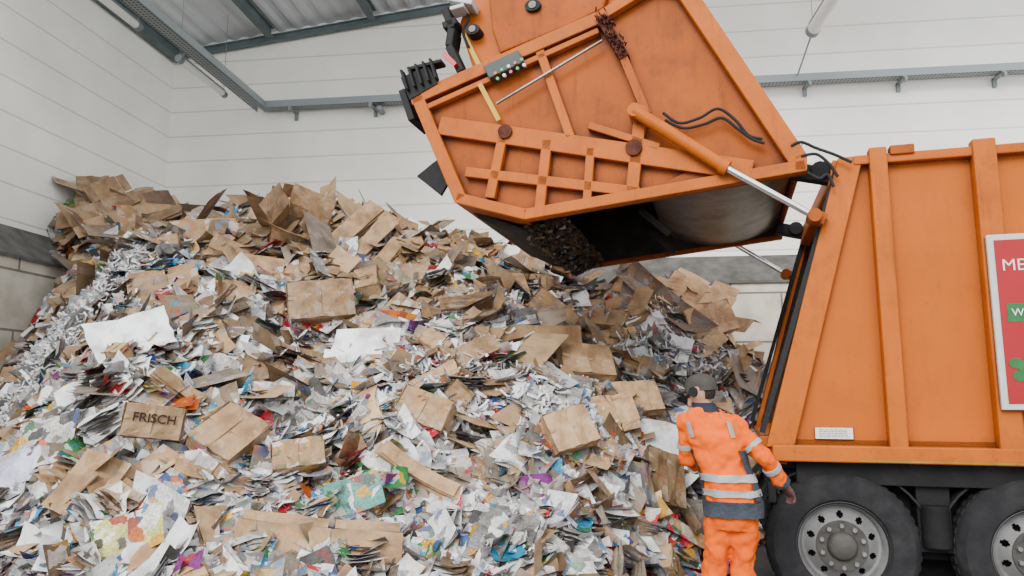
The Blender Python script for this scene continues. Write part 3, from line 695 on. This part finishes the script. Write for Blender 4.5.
# ================================================ TRUCK
TA=math.radians(16)
TO=Vector((2.35,5.3,0)); ex=Vector((math.cos(TA),-math.sin(TA),0)); ey=Vector((math.sin(TA),math.cos(TA),0))
def T(u,v,d=0):
    r=ray(u,v); t=((TO-C0).dot(ey)+d)/r.dot(ey); p=C0+r*t-TO; return (p.dot(ex),p.z)
truck=empty("garbage_truck","orange garbage truck with raised tailgate beside the paper heap","truck",TO,-TA)
WD=2.42
TL=T(838,158); BL=T(766,447); zt=TL[1]; zb=BL[1]; xe=4.6
g=G()
side=[TL,(xe,zt),(xe,zb),BL]
g.prism(side,.05,.09,0); g.prism(side,WD-.05,WD-.01,0)
g.box((TL[0],.05,zt-.06),(xe,WD-.02,zt),0); g.box((BL[0],.05,zb),(xe,WD-.02,zb+.06),0); g.box((xe-.05,.05,zb),(xe,WD-.02,zt),0)
g.prism([(TL[0]+.03,zt-.08),(xe-.06,zt-.08),(xe-.06,zb+.08),(BL[0]+.06,zb+.08)],.092,.10,1)
g.prism([(TL[0]+.03,zt-.08),(xe-.06,zt-.08),(xe-.06,zb+.08),(BL[0]+.06,zb+.08)],WD-.06,WD-.052,1)
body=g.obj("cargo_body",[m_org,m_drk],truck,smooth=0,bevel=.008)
w_=.17
for (y0,y1) in ((-.02,.06),(WD-.06,WD)):
    g=G(); g.prism([TL,(TL[0]+w_,TL[1]),(BL[0]+w_+.02,BL[1]),BL],y0,y1)
    g.obj("rear_frame_post",m_orgd,truck,smooth=0,bevel=.01)
G().beam((TL[0]+.02,TL[1]),(TL[0]-.02,TL[1]-.2),.1,.06,WD-.06).obj("rear_crossbar",m_orgd,truck,smooth=0,bevel=.01)
G().beam((TL[0]-.02,TL[1]-.1),(BL[0]-.02,BL[1]+.1),.035,.0,.1).obj("rubber_seal",m_blk,truck,smooth=0)
G().beam((TL[0]-.02,TL[1]-.1),(BL[0]-.02,BL[1]+.1),.035,WD-.1,WD-.02).obj("rubber_seal",m_blk,truck,smooth=0)
def xat(u,v): return T(u,v)[0]
for (ua,ub) in ((871,889),(975,999)):
    x0=xat(ua,200)-.0; x1=xat(ub,200)
    g=G(); g.box((x0,-.055,zb),(x1,.05,zt+.045)); g.obj("body_rib",m_orgd,truck,smooth=0,bevel=.012)
for x0 in (2.3,3.3,4.3):
    G().box((x0,-.055,zb),(x0+.14,.05,zt+.045)).obj("body_rib",m_orgd,truck,smooth=0,bevel=.012)
G().box((TL[0]+.1,-.03,zt-.07),(xe,.05,zt+.0)).obj("top_rail",m_orgd,truck,smooth=0,bevel=.01)
x0=xat(889,156); G().box((x0,-.05,zt-.02),(x0+.16,.05,zt+.05)).obj("lifting_lug",m_org2,truck,smooth=0,bevel=.008)
zl=T(800,461)[1]
g=G(); g.box((BL[0]+.04,-.06,zl),(xe,.06,zb+.02)); g.obj("bottom_rail",m_orgd,truck,smooth=0,bevel=.01)
G().box((BL[0]+.6,-.064,zl+.008),(xe,-.061,zl+.024)).obj("reflective_tape",m_yeld,truck,smooth=0)
a=T(815,427);b=T(855,440)
G().box((a[0],.035,b[1]),(b[0],.05,a[1])).obj("warning_plate",m_wht,truck,smooth=0,label="small white plate with thin red border")
g=G(); 
for k in range(5):
    xx=a[0]+.03
    while xx<b[0]-.04:
        ww=random.uniform(.012,.035); g.box((xx,.0335,a[1]-.022-k*.012),(min(xx+ww,b[0]-.025),.036,a[1]-.018-k*.012)); xx+=ww+.006
for (x0,x1,z0,z1) in ((a[0],b[0],a[1]-.004,a[1]),(a[0],b[0],b[1],b[1]+.004),(a[0],a[0]+.004,b[1],a[1]),(b[0]-.004,b[0],b[1],a[1])): g.box((x0,.0335,z0),(x1,.036,z1))
g.obj("plate_print",m_rust,truck,smooth=0)
a=T(986,235,-.1); b=T(1003,410,-.1); sx=a[0]
board=G().box((sx,-.10,b[1]),(sx+2.0,-.07,a[1])).obj("advertising_board",m_frame,truck,smooth=0,bevel=.006,label="red advertising board in a light grey frame")
G().box((sx+.04,-.106,b[1]+.04),(sx+1.96,-.099,a[1]-.04)).obj("red_poster",m_red,board,smooth=0)
RX=Matrix.Rotation(math.pi/2,4,'X')
tL=T(1001,266,-.1); text_mesh("ME",.112,m_wht,"lettering",board,Matrix.Translation((tL[0],-.109,tL[1]))@RX,.001,"white capital letters on the red poster",'LEFT',-.004)
p=T(1006,304,-.1); G().box((p[0],-.109,p[1]-.12),(p[0]+.5,-.104,p[1])).obj("green_banner",m_grn,board,smooth=0)
text_mesh("W",.07,m_wht,"lettering",board,Matrix.Translation((p[0]+.025,-.111,p[1]-.06))@RX,.001,"white letter on the green banner",'LEFT',.0)
p=T(1013,372,-.1); g=G()
for k in range(26):
    cx_,cz_=p[0]+random.uniform(.02,.55),p[1]+random.uniform(-.12,.11)
    g.add([(cx_+.045*math.cos(q),-.108-.0002*k,cz_+.035*math.sin(q)) for q in np.linspace(0,6.28,12,endpoint=False)],[tuple(range(12))])
g.obj("poster_foliage",m_grn,board,smooth=0)
WS=.97; wz=.52*WS; w1=T(844,552)[0]; w2=T(1047,560)[0]
g=G()
for y in (.75,1.55): g.box((BL[0]+.25,y,.78),(xe+.5,y+.1,1.02))
g.box((BL[0]+.1,.1,zl-.06),(xe,WD-.1,zl+.02))
g.box((BL[0]+.3,.64,.12),(xe,.68,zl)); g.box((BL[0]+.2,.06,zl-.16),(xe,.12,zl))
for x in (w1,w2): g.tube([(x,.3,wz),(x,WD-.3,wz)],.09,0,12); g.ball((x,WD/2,wz),(.22,.25,.22))
g.box((BL[0]+.02,.2,.50),(BL[0]+.14,WD-.2,.64)); g.box((BL[0]+.05,.5,.6),(BL[0]+.12,.6,1.0)); g.box((BL[0]+.05,1.8,.6),(BL[0]+.12,1.9,1.0))
g.box((w2+.75,.2,.45),(w2+1.9,.9,.95)); g.box((w1+.50,.12,.48),(w2-.50,.62,zl)); g.box((w1+.4,.3,.40),(w2-.4,.8,.9))
g.tube([((w1+w2)/2,.10,.52),((w1+w2)/2,.10,.80)],.09,0,16)
g.obj("chassis",m_chs,truck,smooth=30,bevel=.006)
for x in (w1,w2):
    for ys in (0.0,WD-.62):
        g=G(); vs=[];fs=[];n=18
        for i in range(n+1):
            th=math.radians(15+150*i/n)
            for r in (.60,.585):
                for y in (ys+.09,ys+.6): vs.append((x+r*math.cos(th),y,wz+.02+r*.9*math.sin(th)))
        for i in range(n):
            o=i*4; fs+=[(o,o+1,o+5,o+4),(o+2,o+6,o+7,o+3),(o,o+4,o+6,o+2),(o+1,o+3,o+7,o+5)]
        g.add(vs,fs); g.obj("mudguard",m_blk,truck,smooth=40)
g=G(); g.box((w1-.66,.05,.30),(w1-.63,.55,1.0)); g.obj("mud_flap",m_blk,truck,smooth=0)
g=G(); g.box((BL[0]-.04,.0,zb-.12),(BL[0]+.14,.22,zb+.08)); g.obj("rear_corner_block",m_org2,truck,smooth=0,bevel=.01)
g=G(); g.box((BL[0]+.0,.06,zb-.40),(BL[0]+.06,.35,zb-.25)); g.obj("rear_lamp",m_blk,truck,smooth=0,bevel=.01)
def wheel(x,y,sgn):
    def yy(v): return v*sgn
    tp=[(.30,.02),(.33,-.015),(.40,-.03),(.47,-.018),(.505,.02),(.52,.06),(.52,.24),(.505,.28),(.47,.31),(.36,.31),(.30,.28)]
    t=G().lathe([(r,yy(q)) for r,q in tp],(0,0,0),0,64)
    for k in range(48):
        th=2*math.pi*k/48
        for q in (.07,.16):
            c=Vector((math.cos(th)*.522,yy(q+.03),math.sin(th)*.522)); a_=Vector((-math.sin(th),0,math.cos(th)))*.018; b_=Vector((0,.035,0)); n_=Vector((math.cos(th),0,math.sin(th)))*.004
            t.add([c-a_-b_+n_,c+a_-b_+n_,c+a_+b_+n_,c-a_+b_+n_,c-a_-b_-n_,c+a_-b_-n_,c+a_+b_-n_,c-a_+b_-n_],[(0,1,2,3),(0,1,5,4),(1,2,6,5),(2,3,7,6),(3,0,4,7)])
    w=t.obj("wheel",m_tyre,truck,smooth=35); w.location=(x,y,wz); w.scale=(WS,WS,WS)
    prof=[(.31,.0),(.315,.012),(.30,.03),(.285,.05),(.27,.10),(.25,.105),(.240,.10),(.228,.09),(.214,.08),(.200,.07),(.190,.06),(.165,.05),(.10,.05)]
    def sk(i,k):
        q=k%12; d=abs(q-5.5); return (i in(6,9) and d<.6) or (i in (7,8) and d<1.6)
    g=G().lathe([(r,yy(q)) for r,q in prof],(0,0,0),0,120,skip=sk)
    g.lathe([(.28,yy(.2)),(.02,yy(.2))],(0,0,0),1,40)
    g.obj("rim",[m_rim,m_blk],w,smooth=35,recalc=False)
    g=G().lathe([(.178,yy(.045)),(.176,yy(.037)),(.105,yy(.037)),(.10,yy(.015)),(.092,yy(-.005)),(.075,yy(-.018)),(.0,yy(-.022))],(0,0,0),0,40); g.obj("hub",m_rimd,w,smooth=35)
    for k in range(10):
        th=2*math.pi*(k+.5)/10; c=(math.cos(th)*.145,0,math.sin(th)*.145)
        G().tube([(c[0],yy(.045),c[2]),(c[0],yy(-.005),c[2])],.016,0,6).obj("wheel_nut",m_rim,w,smooth=0)
for x in (w1,w2): wheel(x,.03,1); wheel(x,WD-.03,-1)
# ------------------------------------------------ tailgate (raised)
def q2(l): return [T(*p) for p in l]
Opx=[(413,98),(600,16),(652,-16),(690,-14),(806,158),(806,174),(527,222),(458,205)]
O=q2(Opx)
g=G(); g.prism(O,.0,.03,0); g.prism(O,WD-.03,WD,0)
for i in (0,1,2,3,7):
    p,q=O[i],O[(i+1)%8]; g.beam(p,q,.03,0,WD,0,-1)
g.beam(O[6],O[7],.03,0,WD,0,-1)
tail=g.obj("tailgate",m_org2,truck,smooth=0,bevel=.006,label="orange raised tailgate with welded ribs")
cxm=sum(p[0] for p in O)/8; czm=sum(p[1] for p in O)/8
I=[((p[0]-cxm)*.965+cxm,(p[1]-czm)*.95+czm) for p in O]
g=G(); g.prism(I,.035,.05,0); g.prism(I,WD-.05,WD-.035,0)
for i in (0,1,2,3,6,7): g.beam(I[i],I[(i+1)%8],.02,.04,WD-.04,0)
g.obj("hopper_liner",m_drk,tail,smooth=0)
for (y0,y1) in ((-.09,.0),(WD,WD+.05)):
    g=G()
    for i in range(8):
        w=.14 if i in(3,) else .11 if i in (0,7) else .09
        p,q=O[i],O[(i+1)%8]
        g.beam(p,q,w,y0,y1,0,-1)
    g.obj("edge_flange",m_orgd,tail,smooth=0,bevel=.008)
# raised lower plate that leaves recessed bays between the ribs
g=G(); g.prism(q2([(700,166),(800,166),(800,172),(560,214),(548,214),(640,196)]),-.03,.0); g.obj("folded_plate",m_org2,tail,smooth=0,bevel=.006)
ribs=[((442,128),(752,173),.16),((468,174),(640,194),.085),((506,133),(492,200),.085),((549,142),(541,214),.085),((592,150),(588,208),.07),((642,110),(632,202),.10),((540,50),(572,140),.075),((425,112),(600,34),.05),((590,128),(660,150),.06)]
for a,b,w in ribs:
    g=G(); g.beam(T(*a),T(*b),w,-.075,.0); g.obj("tailgate_rib",m_orgd,tail,smooth=0,bevel=.008)
g=G(); g.beam(T(602,22),T(626,62),.08,-.11,0,1); g.beam(T(622,55),T(648,118),.065,-.095,0,0)
a=T(602,20); b=T(626,60)
for k in range(90):   # bristles
    s=random.random(); px_=a[0]+(b[0]-a[0])*s+random.uniform(-.05,.05); pz_=a[1]+(b[1]-a[1])*s+random.uniform(-.04,.04)
    g.tube([(px_,-.10,pz_),(px_+random.uniform(-.02,.02),-.15,pz_+random.uniform(-.02,.02))],.006,1,4)
g.obj("brush_bracket",[m_org2,m_rust],tail,smooth=0,label="rust-brown bristly stained bracket")
def disc(u,v,r,m_,nm):
    x,z=T(u,v); G().tube([(x,.0,z),(x,-.10,z)],r,0,20).obj(nm,m_,tail)
disc(508,135,.06,m_rust,"pivot_cap"); disc(635,151,.065,m_rust,"pivot_cap"); disc(640,118,.075,m_orgd,"pivot_cap")
p=T(500,108);q=T(604,46); G().tube([(p[0],-.10,p[1]),(q[0],-.10,q[1])],.012).obj("gas_strut",m_stl,tail)
g=G(); g.beam(T(483,88),T(502,124),.04,-.097,-.091); g.obj("yellow_strip",m_yel,tail,smooth=0)
for y in (-.15,WD+.1):
    a=T(637,118);b=T(725,173);c=T(812,221)
    hc=G().tube([(a[0],y,a[1]),(b[0],y,b[1])],.05,0,20); hc.tube([(a[0],y-.04,a[1]),(a[0],y+.13,a[1])],.055)
    hc.tube([(b[0]-.03,y,b[1]+.018),(b[0]+.02,y,b[1]-.012)],.06,0,20)
    ho=hc.obj("hydraulic_cylinder",m_orgd,truck)
    r=G().tube([(b[0],y,b[1]),(c[0],y,c[1])],.026,0,16); r.obj("piston_rod",m_chr,ho)
    r=G().tube([(c[0],y-.05,c[1]),(c[0],y+.1,c[1])],.05,0,16); r.beam((c[0]-.02,c[1]+.03),(c[0]+.08,c[1]-.02),.09,y+.03,y+.12); r.obj("rod_eye",m_org2,ho,bevel=.005)
def smooth_path(pts,n=6):
    P_=[Vector(p) for p in pts]; P_=[P_[0]]+P_+[P_[-1]]; out=[]
    for i in range(1,len(P_)-2):
        for k in range(n):
            t=k/n; a,b,c,d=P_[i-1:i+3]
            out.append(.5*((2*b)+(c-a)*t+(2*a-5*b+4*c-d)*t*t+(3*b-a-3*c+d)*t**3))
    return out+[P_[-2]]
for pts in ([(664,117),(680,127),(700,122),(718,113),(735,124),(748,139),(762,143)],[(666,124),(684,132),(705,128),(722,122),(738,133),(752,143),(764,147)],[(790,150),(800,146),(815,152),(832,158),(850,166)],[(800,160),(815,158),(828,168),(836,180)],[(806,176),(818,182),(826,178),(832,190)],[(455,-4),(462,8),(456,22),(462,38)]):
    G().tube(smooth_path([(T(*p)[0],-.09 if p[0]>500 else .18,T(*p)[1]) for p in pts]),.012,0,8).obj("hydraulic_hose",m_blk,tail)
for y in (.12,WD-.24):
    g=G(); g.beam(T(795,165),T(842,172),.12,y,y+.1); a=T(822,166); g.tube([(a[0],y-.03,a[1]),(a[0],y+.14,a[1])],.07)
    g.obj("hinge_arm",m_chs,truck,bevel=.006)
ax=T(716,144); 
g=G(); vs=[];fs=[];n=28
for i in range(n+1):
    th=math.radians(198+156*i/n)
    for r in (1.0,.975):
        for y in (.06,WD-.06): vs.append((ax[0]+r*.64*math.cos(th),y,ax[1]+r*.33*math.sin(th)))
for i in range(n):
    o=i*4; fs+=[(o,o+1,o+5,o+4),(o+2,o+6,o+7,o+3),(o,o+4,o+6,o+2),(o+1,o+3,o+7,o+5)]
g.add(vs,fs); g.obj("packer_plate",m_stl,tail,smooth=40)
a=T(630,188);b=T(662,214)
for y in (.7,1.6): G().beam(a,b,.05,y,y+.08).obj("packer_arm",m_drk,tail,smooth=0,bevel=.005)
hood=q2([(449,12),(464,58),(484,66),(520,48),(560,32),(606,12),(650,-18),(660,-60),(470,-60)])
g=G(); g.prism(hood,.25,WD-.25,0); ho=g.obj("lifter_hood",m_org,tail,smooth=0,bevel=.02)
g=G(); g.prism(q2([(486,20),(494,44),(560,18),(600,-2),(610,-40),(480,-40)]),.17,.26); g.obj("hood_step",m_org2,tail,smooth=0,bevel=.015)
g=G(); g.beam(T(455,22),T(474,60),.04,.2,.25,0); g.obj("yellow_strip",m_yel,tail,smooth=0)
g=G(); g.beam(T(470,62),T(560,32),.025,.22,.25,0); g.obj("yellow_strip",m_yel,tail,smooth=0)
for (u,v,r) in ((533,6,.075),(473,30,.07)):
    x,z=T(u,v,.15); G().tube([(x,.26,z),(x,.13,z)],[(r*.75,r),(r*.7,r*.95)],0,24).obj("round_lamp",m_blk,tail)
    G().tube([(x,.13,z),(x,.12,z)],r*.45,0,20).obj("lamp_lens",m_rim,tail)
g=G()
for (a,b) in (((440,2),(447,22)),((447,22),(444,40)),((444,40),(456,66)),((438,20),(452,14))): g.beam(T(*a),T(*b),.07,.1,.3)
g.obj("lifter_claw",m_blk,tail,smooth=0,bevel=.01)
g=G(); g.beam(T(446,-6),T(470,-2),.06,.05,.3); g.beam(T(448,6),T(462,2),.035,.04,.2); g.obj("lifter_arm",m_frame,tail,smooth=0,bevel=.008)
g=G(); g.beam(T(441,50),T(453,62),.04,.05,.12); g.obj("red_reflector",m_lred,tail,smooth=0)
g=G()
g.prism(q2([(405,82),(432,70),(442,88),(414,104)]),-.10,.05)
for k in range(5):
    u=408+k*7; v=80-k*2.8; g.beam(T(u,v-3),T(u+6,v+16),.022,-.16,-.08)
g.beam(T(404,92),T(414,122),.06,-.06,.3); g.beam(T(414,74),T(446,66),.03,-.12,.0)
g.obj("tail_light",m_blk,tail,smooth=0,bevel=.005,label="black caged tail light cluster")
cp_=G().prism(q2([(488,73),(522,57),(528,69),(494,85)]),-.14,-.02).obj("control_panel",mat("panel_dark_grey",(.045,.06,.058),.5),tail,smooth=0,bevel=.008,label="dark grey control panel with red and green buttons")
for k in range(5):
    for r in range(2):
        u=496+k*6.6+r*2.3; v=76-k*3.4-2+r*5.5; x,z=T(u,v,-.14)
        G().tube([(x,-.14,z),(x,-.165,z)],.014,0,12).obj("push_button",[m_lred,m_lgrn,m_wht][(k+r)%3],cp_)
g=G(); g.prism(q2([(432,146),(446,160),(430,188),(405,168)]),.25,.29); g.obj("rubber_flap",m_blk,tail,smooth=0,bevel=.004)
g=G(); g.prism(q2([(462,204),(520,224),(530,230),(500,226),(470,212)]),.2,WD-.4); g.obj("hopper_lip",m_drk,tail,smooth=0,bevel=.01)
it=[]
for i in range(3200):
    s=random.random()**1.4; a=O[6]; y=.15+2.15*random.random(); th=.12*(1-s)*(.4+.6*math.sin(y*7+2)**2)+.015
    loc=TO+ex*(a[0]+.32*s-.05)+ey*y+Vector((0,0,a[1]+.02+.05*s-th*random.random()))
    e1,e2,n=basis(Vector((random.gauss(0,1),random.gauss(0,1),random.gauss(0,1.5))),random.uniform(0,6))
    it.append((loc,e1,e2,n,random.uniform(.02,.06),random.uniform(.03,.09),random.gauss(0,.15),random.gauss(0,.1),.1,random.choice([c4("card",0,.3),c4("dark"),c4("card",0,.2),c4("card",0,.45)])))
batch("hanging_paper_waste",it,"dark compacted crust of waste paper clinging to the open hopper edge")

# ================================================ PERSON
PX=Vector((1.42,4.9,0))
man=empty("person","person in orange hi-vis jacket and trousers, seen from behind, dark cap","person",PX,math.radians(-14))
m_skin=mat("skin",(.40,.20,.13),.55,0,.1,20)
m_hv=mat("hi_vis_orange",(.84,.115,.003),.8,0,.25,5,bump=.9,bscale=9,dirt=.4,dirtc=(.38,.055,.004),spec=.05)
m_hv2=mat("hi_vis_trousers",(.78,.105,.003),.8,0,.28,5,bump=.9,bscale=9,dirt=.5,dirtc=(.33,.047,.004),spec=.05)
m_navy=mat("navy_cloth",(.022,.028,.042),.8,0,.3,12,bump=.5,spec=.1)
m_hem=mat("blue_grey_cloth",(.046,.054,.070),.8,0,.3,12,bump=.5,spec=.1)
m_sil=mat("reflective_silver",(.34,.35,.35),.45,.1,.2,18,bump=.2)
m_cap=mat("dark_cap_cloth",(.060,.056,.050),.9,0,.25,12,bump=.15,spec=.1)
m_hair=mat("dark_hair",(.02,.015,.012),.8,0,.3,60,bump=.5)
m_glove=mat("work_glove",(.12,.055,.055),.85,0,.4,30,bump=.5)
m_boot=mat("black_boot",(.02,.02,.02),.6,0,.3,12)
txc=bpy.data.textures.new("cloth_folds","CLOUDS"); txc.noise_scale=.085; txc.noise_depth=1
def remesh(o,vox,it=6,disp=0):
    r=o.modifiers.new("remesh","REMESH"); r.mode='VOXEL'; r.voxel_size=vox; r.use_smooth_shade=True
    s=o.modifiers.new("smooth","SMOOTH"); s.factor=.5; s.iterations=it
    if disp:
        d=o.modifiers.new("folds","DISPLACE"); d.texture=txc; d.strength=disp; d.mid_level=.58
    return o
TR=[(.0,0,.80,.176,.14),(.0,0,.90,.176,.145),(-.02,0,1.0,.168,.142),(-.055,0,1.1,.160,.138),(-.085,0,1.2,.170,.142),(-.115,.0,1.3,.184,.134),(-.135,.0,1.38,.175,.118),(-.148,.01,1.43,.130,.098),(-.155,.015,1.47,.078,.078)]
TRz=[r[2] for r in TR]
def tor(z): return [float(np.interp(z,TRz,[r[k] for r in TR])) for k in (0,1,3,4)]
rsh=(.010,0,1.37); rel=(.202,-.03,1.155); rwr=(.315,.08,.985)
lsh=(-.280,0,1.36); lel=(-.268,.08,1.11); lwr=(-.15,.26,1.04)
hd=Vector((-.175,.045,1.575))
g=G(); g.rings([(x,y,z,rx*.84,ry*.82) for (x,y,z,rx,ry) in TR])
g.tube([(-.152,.01,1.42),(-.165,.02,1.49),(-.172,.035,1.54)],[.060,.054,.054],0,16)
g.ball(hd,(.075,.095,.112),0,28,18)
HR=Matrix.Rotation(math.radians(58),4,'Z')
def hp(x,y,z): return hd+HR@Vector((x,y,z))
g.tube([hp(0,.085,.03),hp(0,.112,-.01),hp(0,.105,-.025)],[.010,.015,.012],0,10)
g.ball(hp(0,.07,-.085),(.035,.035,.028)); 
g.tube([hp(-.022,.092,-.052),hp(0,.100,-.05),hp(.022,.092,-.052)],[.006,.009,.006],0,8)
for s in (-1,1):
    g.ball(hp(s*.077,-.005,-.005),(.012,.018,.03)); g.ball(hp(s*.030,.082,.012),(.014,.012,.010))
for (a,b,c) in ((rsh,rel,rwr),(lsh,lel,lwr)): g.tube([a,b,c],[.045,.036,.026],0,14)
for s in (-1,1): g.tube([(s*.075-.01,0,.86),(s*.08-.02,0,.66),(s*.088-.04,.015,.46),(s*.095-.06,.0,.28),(s*.10-.08,-.01,.08)],[.07,.06,.048,.042,.036],0,16)
remesh(g.obj("body",m_skin,man),.010,5)
for s in (-1,1): 
    G().ball(hp(s*.030,.094,.012),(.010,.006,.007)).obj("eye",m_wht,man)
g=G(); g.ball((0,0,0),(.080,.100,.10)); ho=g.obj("hair",m_hair,man); ho.location=hd+Vector((0,-.004,0)); ho.rotation_euler=(0,0,math.radians(58))
me=ho.data; bm=bmesh.new(); bm.from_mesh(me); bmesh.ops.delete(bm,geom=[v for v in bm.verts if v.co.y>.02 or v.co.z<-.07],context='VERTS'); bm.to_mesh(me); bm.free()
g=G(); R=[]
for i in range(13):
    ph=i/12*math.pi/2; R.append((0,-.002,.03+.088*math.sin(ph),max(.086*math.cos(ph)**.8,.004),max(.106*math.cos(ph)**.8,.004)))
R=[(0,-.002,-.002,.087,.107)]+R
g.rings(R,0,36)
vs=[];fs=[]
for i in range(13):
    t=math.pi*i/12
    for (ro,dz) in ((1.0,.020),(1.0,.014)):
        vs.append((.078*math.cos(t),.060+.02*math.sin(t),dz)); vs.append((.080*math.cos(t)*.9,.085+.085*math.sin(t),dz-.012))
for i in range(12):
    o=i*4; fs+=[(o,o+1,o+5,o+4),(o+2,o+6,o+7,o+3),(o+1,o+3,o+7,o+5)]
g.add(vs,fs)
co=g.obj("cap",m_cap,man,smooth=50); co.location=hd; co.rotation_euler=(math.radians(-6),0,math.radians(58))
for s in (-1,1): 
    a=hp(s*.083,-.0,-.005); b=hp(s*.103,0,-.005); G().tube([a,b],.032,0,18).obj("ear_protector",m_blk,man)
g=G(); g.rings(TR)
def sleeve(a,b,c,gg):
    a,b,c=Vector(a),Vector(b),Vector(c)
    gg.tube([a+(a-b)*.10,a,(a+b)/2,b,(b+c)/2,c],[.055,.068,.063,.057,.054,.050],0,18)
    gg.ball(a,.068)
sleeve(rsh,rel,rwr,g); sleeve(lsh,lel,lwr,g)
remesh(g.obj("jacket",m_hv,man),.009,3,.044)
def band(z0,z1,m_,nm,e=.010,a0=0,a1=48):
    vs=[];fs=[];seg=48
    zs=np.linspace(z0,z1,4)
    for sgn in (0,1):
        for z in zs:
            x,y,rx,ry=tor(z); rx+=e-sgn*.03; ry+=e-sgn*.03
            for k in range(a0,a1+1):
                th=2*math.pi*k/seg; ct,st=math.cos(th),math.sin(th); ee=.85
                vs.append((x+rx*math.copysign(abs(ct)**ee,ct),y+ry*math.copysign(abs(st)**ee,st),z))
    m=a1-a0+1; q=4*m
    for i in range(3):
        for k in range(m-1):
            o=i*m+k; fs.append((o,o+1,o+m+1,o+m)); fs.append((q+o,q+o+m,q+o+m+1,q+o+1))
    for k in range(m-1): fs.append((k,q+k,q+k+1,k+1)); fs.append((3*m+k,3*m+k+1,q+3*m+k+1,q+3*m+k))
    g=G(); g.add(vs,fs); o=g.obj(nm,m_,man,smooth=40)
    d=o.modifiers.new("folds","DISPLACE"); d.texture=txc; d.strength=.028; d.mid_level=.58
    return o
band(.785,.885,m_hem,"jacket_hem",.013); band(.912,.957,m_sil,"reflective_band",.013); band(1.007,1.052,m_sil,"reflective_band",.013)
band(.88,1.20,m_hem,"side_panel",.009,42,48); band(.88,1.20,m_hem,"side_panel",.009,22,27)
g=G(); g.rings([(-.152,.012,1.44,.098,.09),(-.158,.016,1.475,.080,.078),(-.164,.022,1.50,.076,.076)]); g.obj("collar",m_navy,man,smooth=40)
def strap(phi,z0,z1,wd=.028):
    vs=[];fs=[];n=10
    for i in range(n+1):
        z=z0+(z1-z0)*i/n; x,y,rx,ry=tor(z)
        for dd in (-.5,.5):
            px=phi*1.0+dd*wd; yy=-ry*math.sqrt(max(0,1-min(.98,abs(px/rx))**2.3))
            vs.append((x+px,y+yy-.014,z)); vs.append((x+px,y+yy+.02,z))
    for i in range(n):
        o=i*4; fs+=[(o,o+2,o+6,o+4),(o+1,o+5,o+7,o+3),(o,o+4,o+5,o+1),(o+2,o+3,o+7,o+6)]
    G().add(vs,fs).obj("reflective_strap",m_sil,man,smooth=60)
strap(-.13,1.28,1.38); strap(.125,1.28,1.38)
def sband(a,b,t0,t1,r,m_=None,nm="sleeve_band"):
    a,b=Vector(a),Vector(b); G().tube([a.lerp(b,t0),a.lerp(b,t1)],r,0,20).obj(nm,m_ or m_sil,man)
sband(rsh,rel,.60,.71,.066); sband(rel,rwr,.35,.48,.059); sband(lsh,lel,.5,.62,.067); sband(lel,lwr,.3,.45,.060)
sband(rel,rwr,.86,1.0,.055,m_hem,"sleeve_cuff"); sband(lel,lwr,.86,1.0,.055,m_hem,"sleeve_cuff")
def glove(w,e,sgn):
    w=Vector(w); d=(w-Vector(e)).normalized(); side=d.cross(Vector((0,0,1))).normalized()*sgn; nn=side.cross(d).normalized()
    g=G(); g.tube([w-d*.05,w+d*.02,w+d*.06,w+d*.092],[(.040,.036),(.038,.027),(.044,.022),(.041,.018)],0,16,up=side)
    for k in range(4):
        o=w+d*.085+side*(-.030+.020*k); ln=[.062,.072,.068,.052][k]
        g.tube([o-d*.02,o+d*ln*.45-nn*.006,o+d*ln*.8-nn*.022,o+d*ln*.88-nn*.042],[.0105,.010,.0095,.008],0,10)
    o=w+d*.025-side*.030
    g.tube([o,o-side*.028+d*.022-nn*.008,o-side*.034+d*.052-nn*.022],[.0135,.012,.0095],0,10)
    remesh(g.obj("glove",m_glove,man),.004,2)
glove(rwr,rel,1); glove(lwr,lel,-1)
g=G(); g.rings([(-.01,0,.70,.148,.12),(.0,0,.80,.158,.128),(0,0,.88,.153,.122)])
for s in (-1,1): g.tube([(s*.075-.01,0,.82),(s*.080-.02,0,.66),(s*.088-.04,.015,.46),(s*.096-.06,.0,.28),(s*.102-.08,-.01,.10)],[.094,.087,.077,.076,.078],0,20)
remesh(g.obj("trousers",m_hv2,man),.009,3,.042)
for s in (-1,1):
    G().tube([(s*.096-.06,.005,.24),(s*.096-.055,.003,.29)],.088,0,22).obj("reflective_band",m_sil,man)
    X0=s*.102-.08
    g=G(); g.tube([(X0,-.06,.045),(X0,.02,.05),(X0+.005,.12,.04),(X0+.008,.18,.032)],[.042,.048,.044,.028],0,14); g.tube([(X0,-.02,.04),(X0,-.012,.16)],.052,0,14)
    g.box((X0-.045,-.10,0),(X0+.05,.2,.02)); remesh(g.obj("boot",m_boot,man),.008,3)

# ================================================ LIGHT
w=bpy.data.worlds.new("world"); SC.world=w; w.use_nodes=True
bg=w.node_tree.nodes["Background"]; bg.inputs[0].default_value=(.96,.98,1,1); bg.inputs[1].default_value=2.7
su=bpy.data.lights.new("sun","SUN"); su.energy=4.2; su.angle=math.radians(30); su.color=(1,.98,.94)
so=bpy.data.objects.new("sun",su); COL.objects.link(so)
d=Vector((.5,1,-.66)).normalized(); so.rotation_euler=d.to_track_quat('-Z','Y').to_euler()
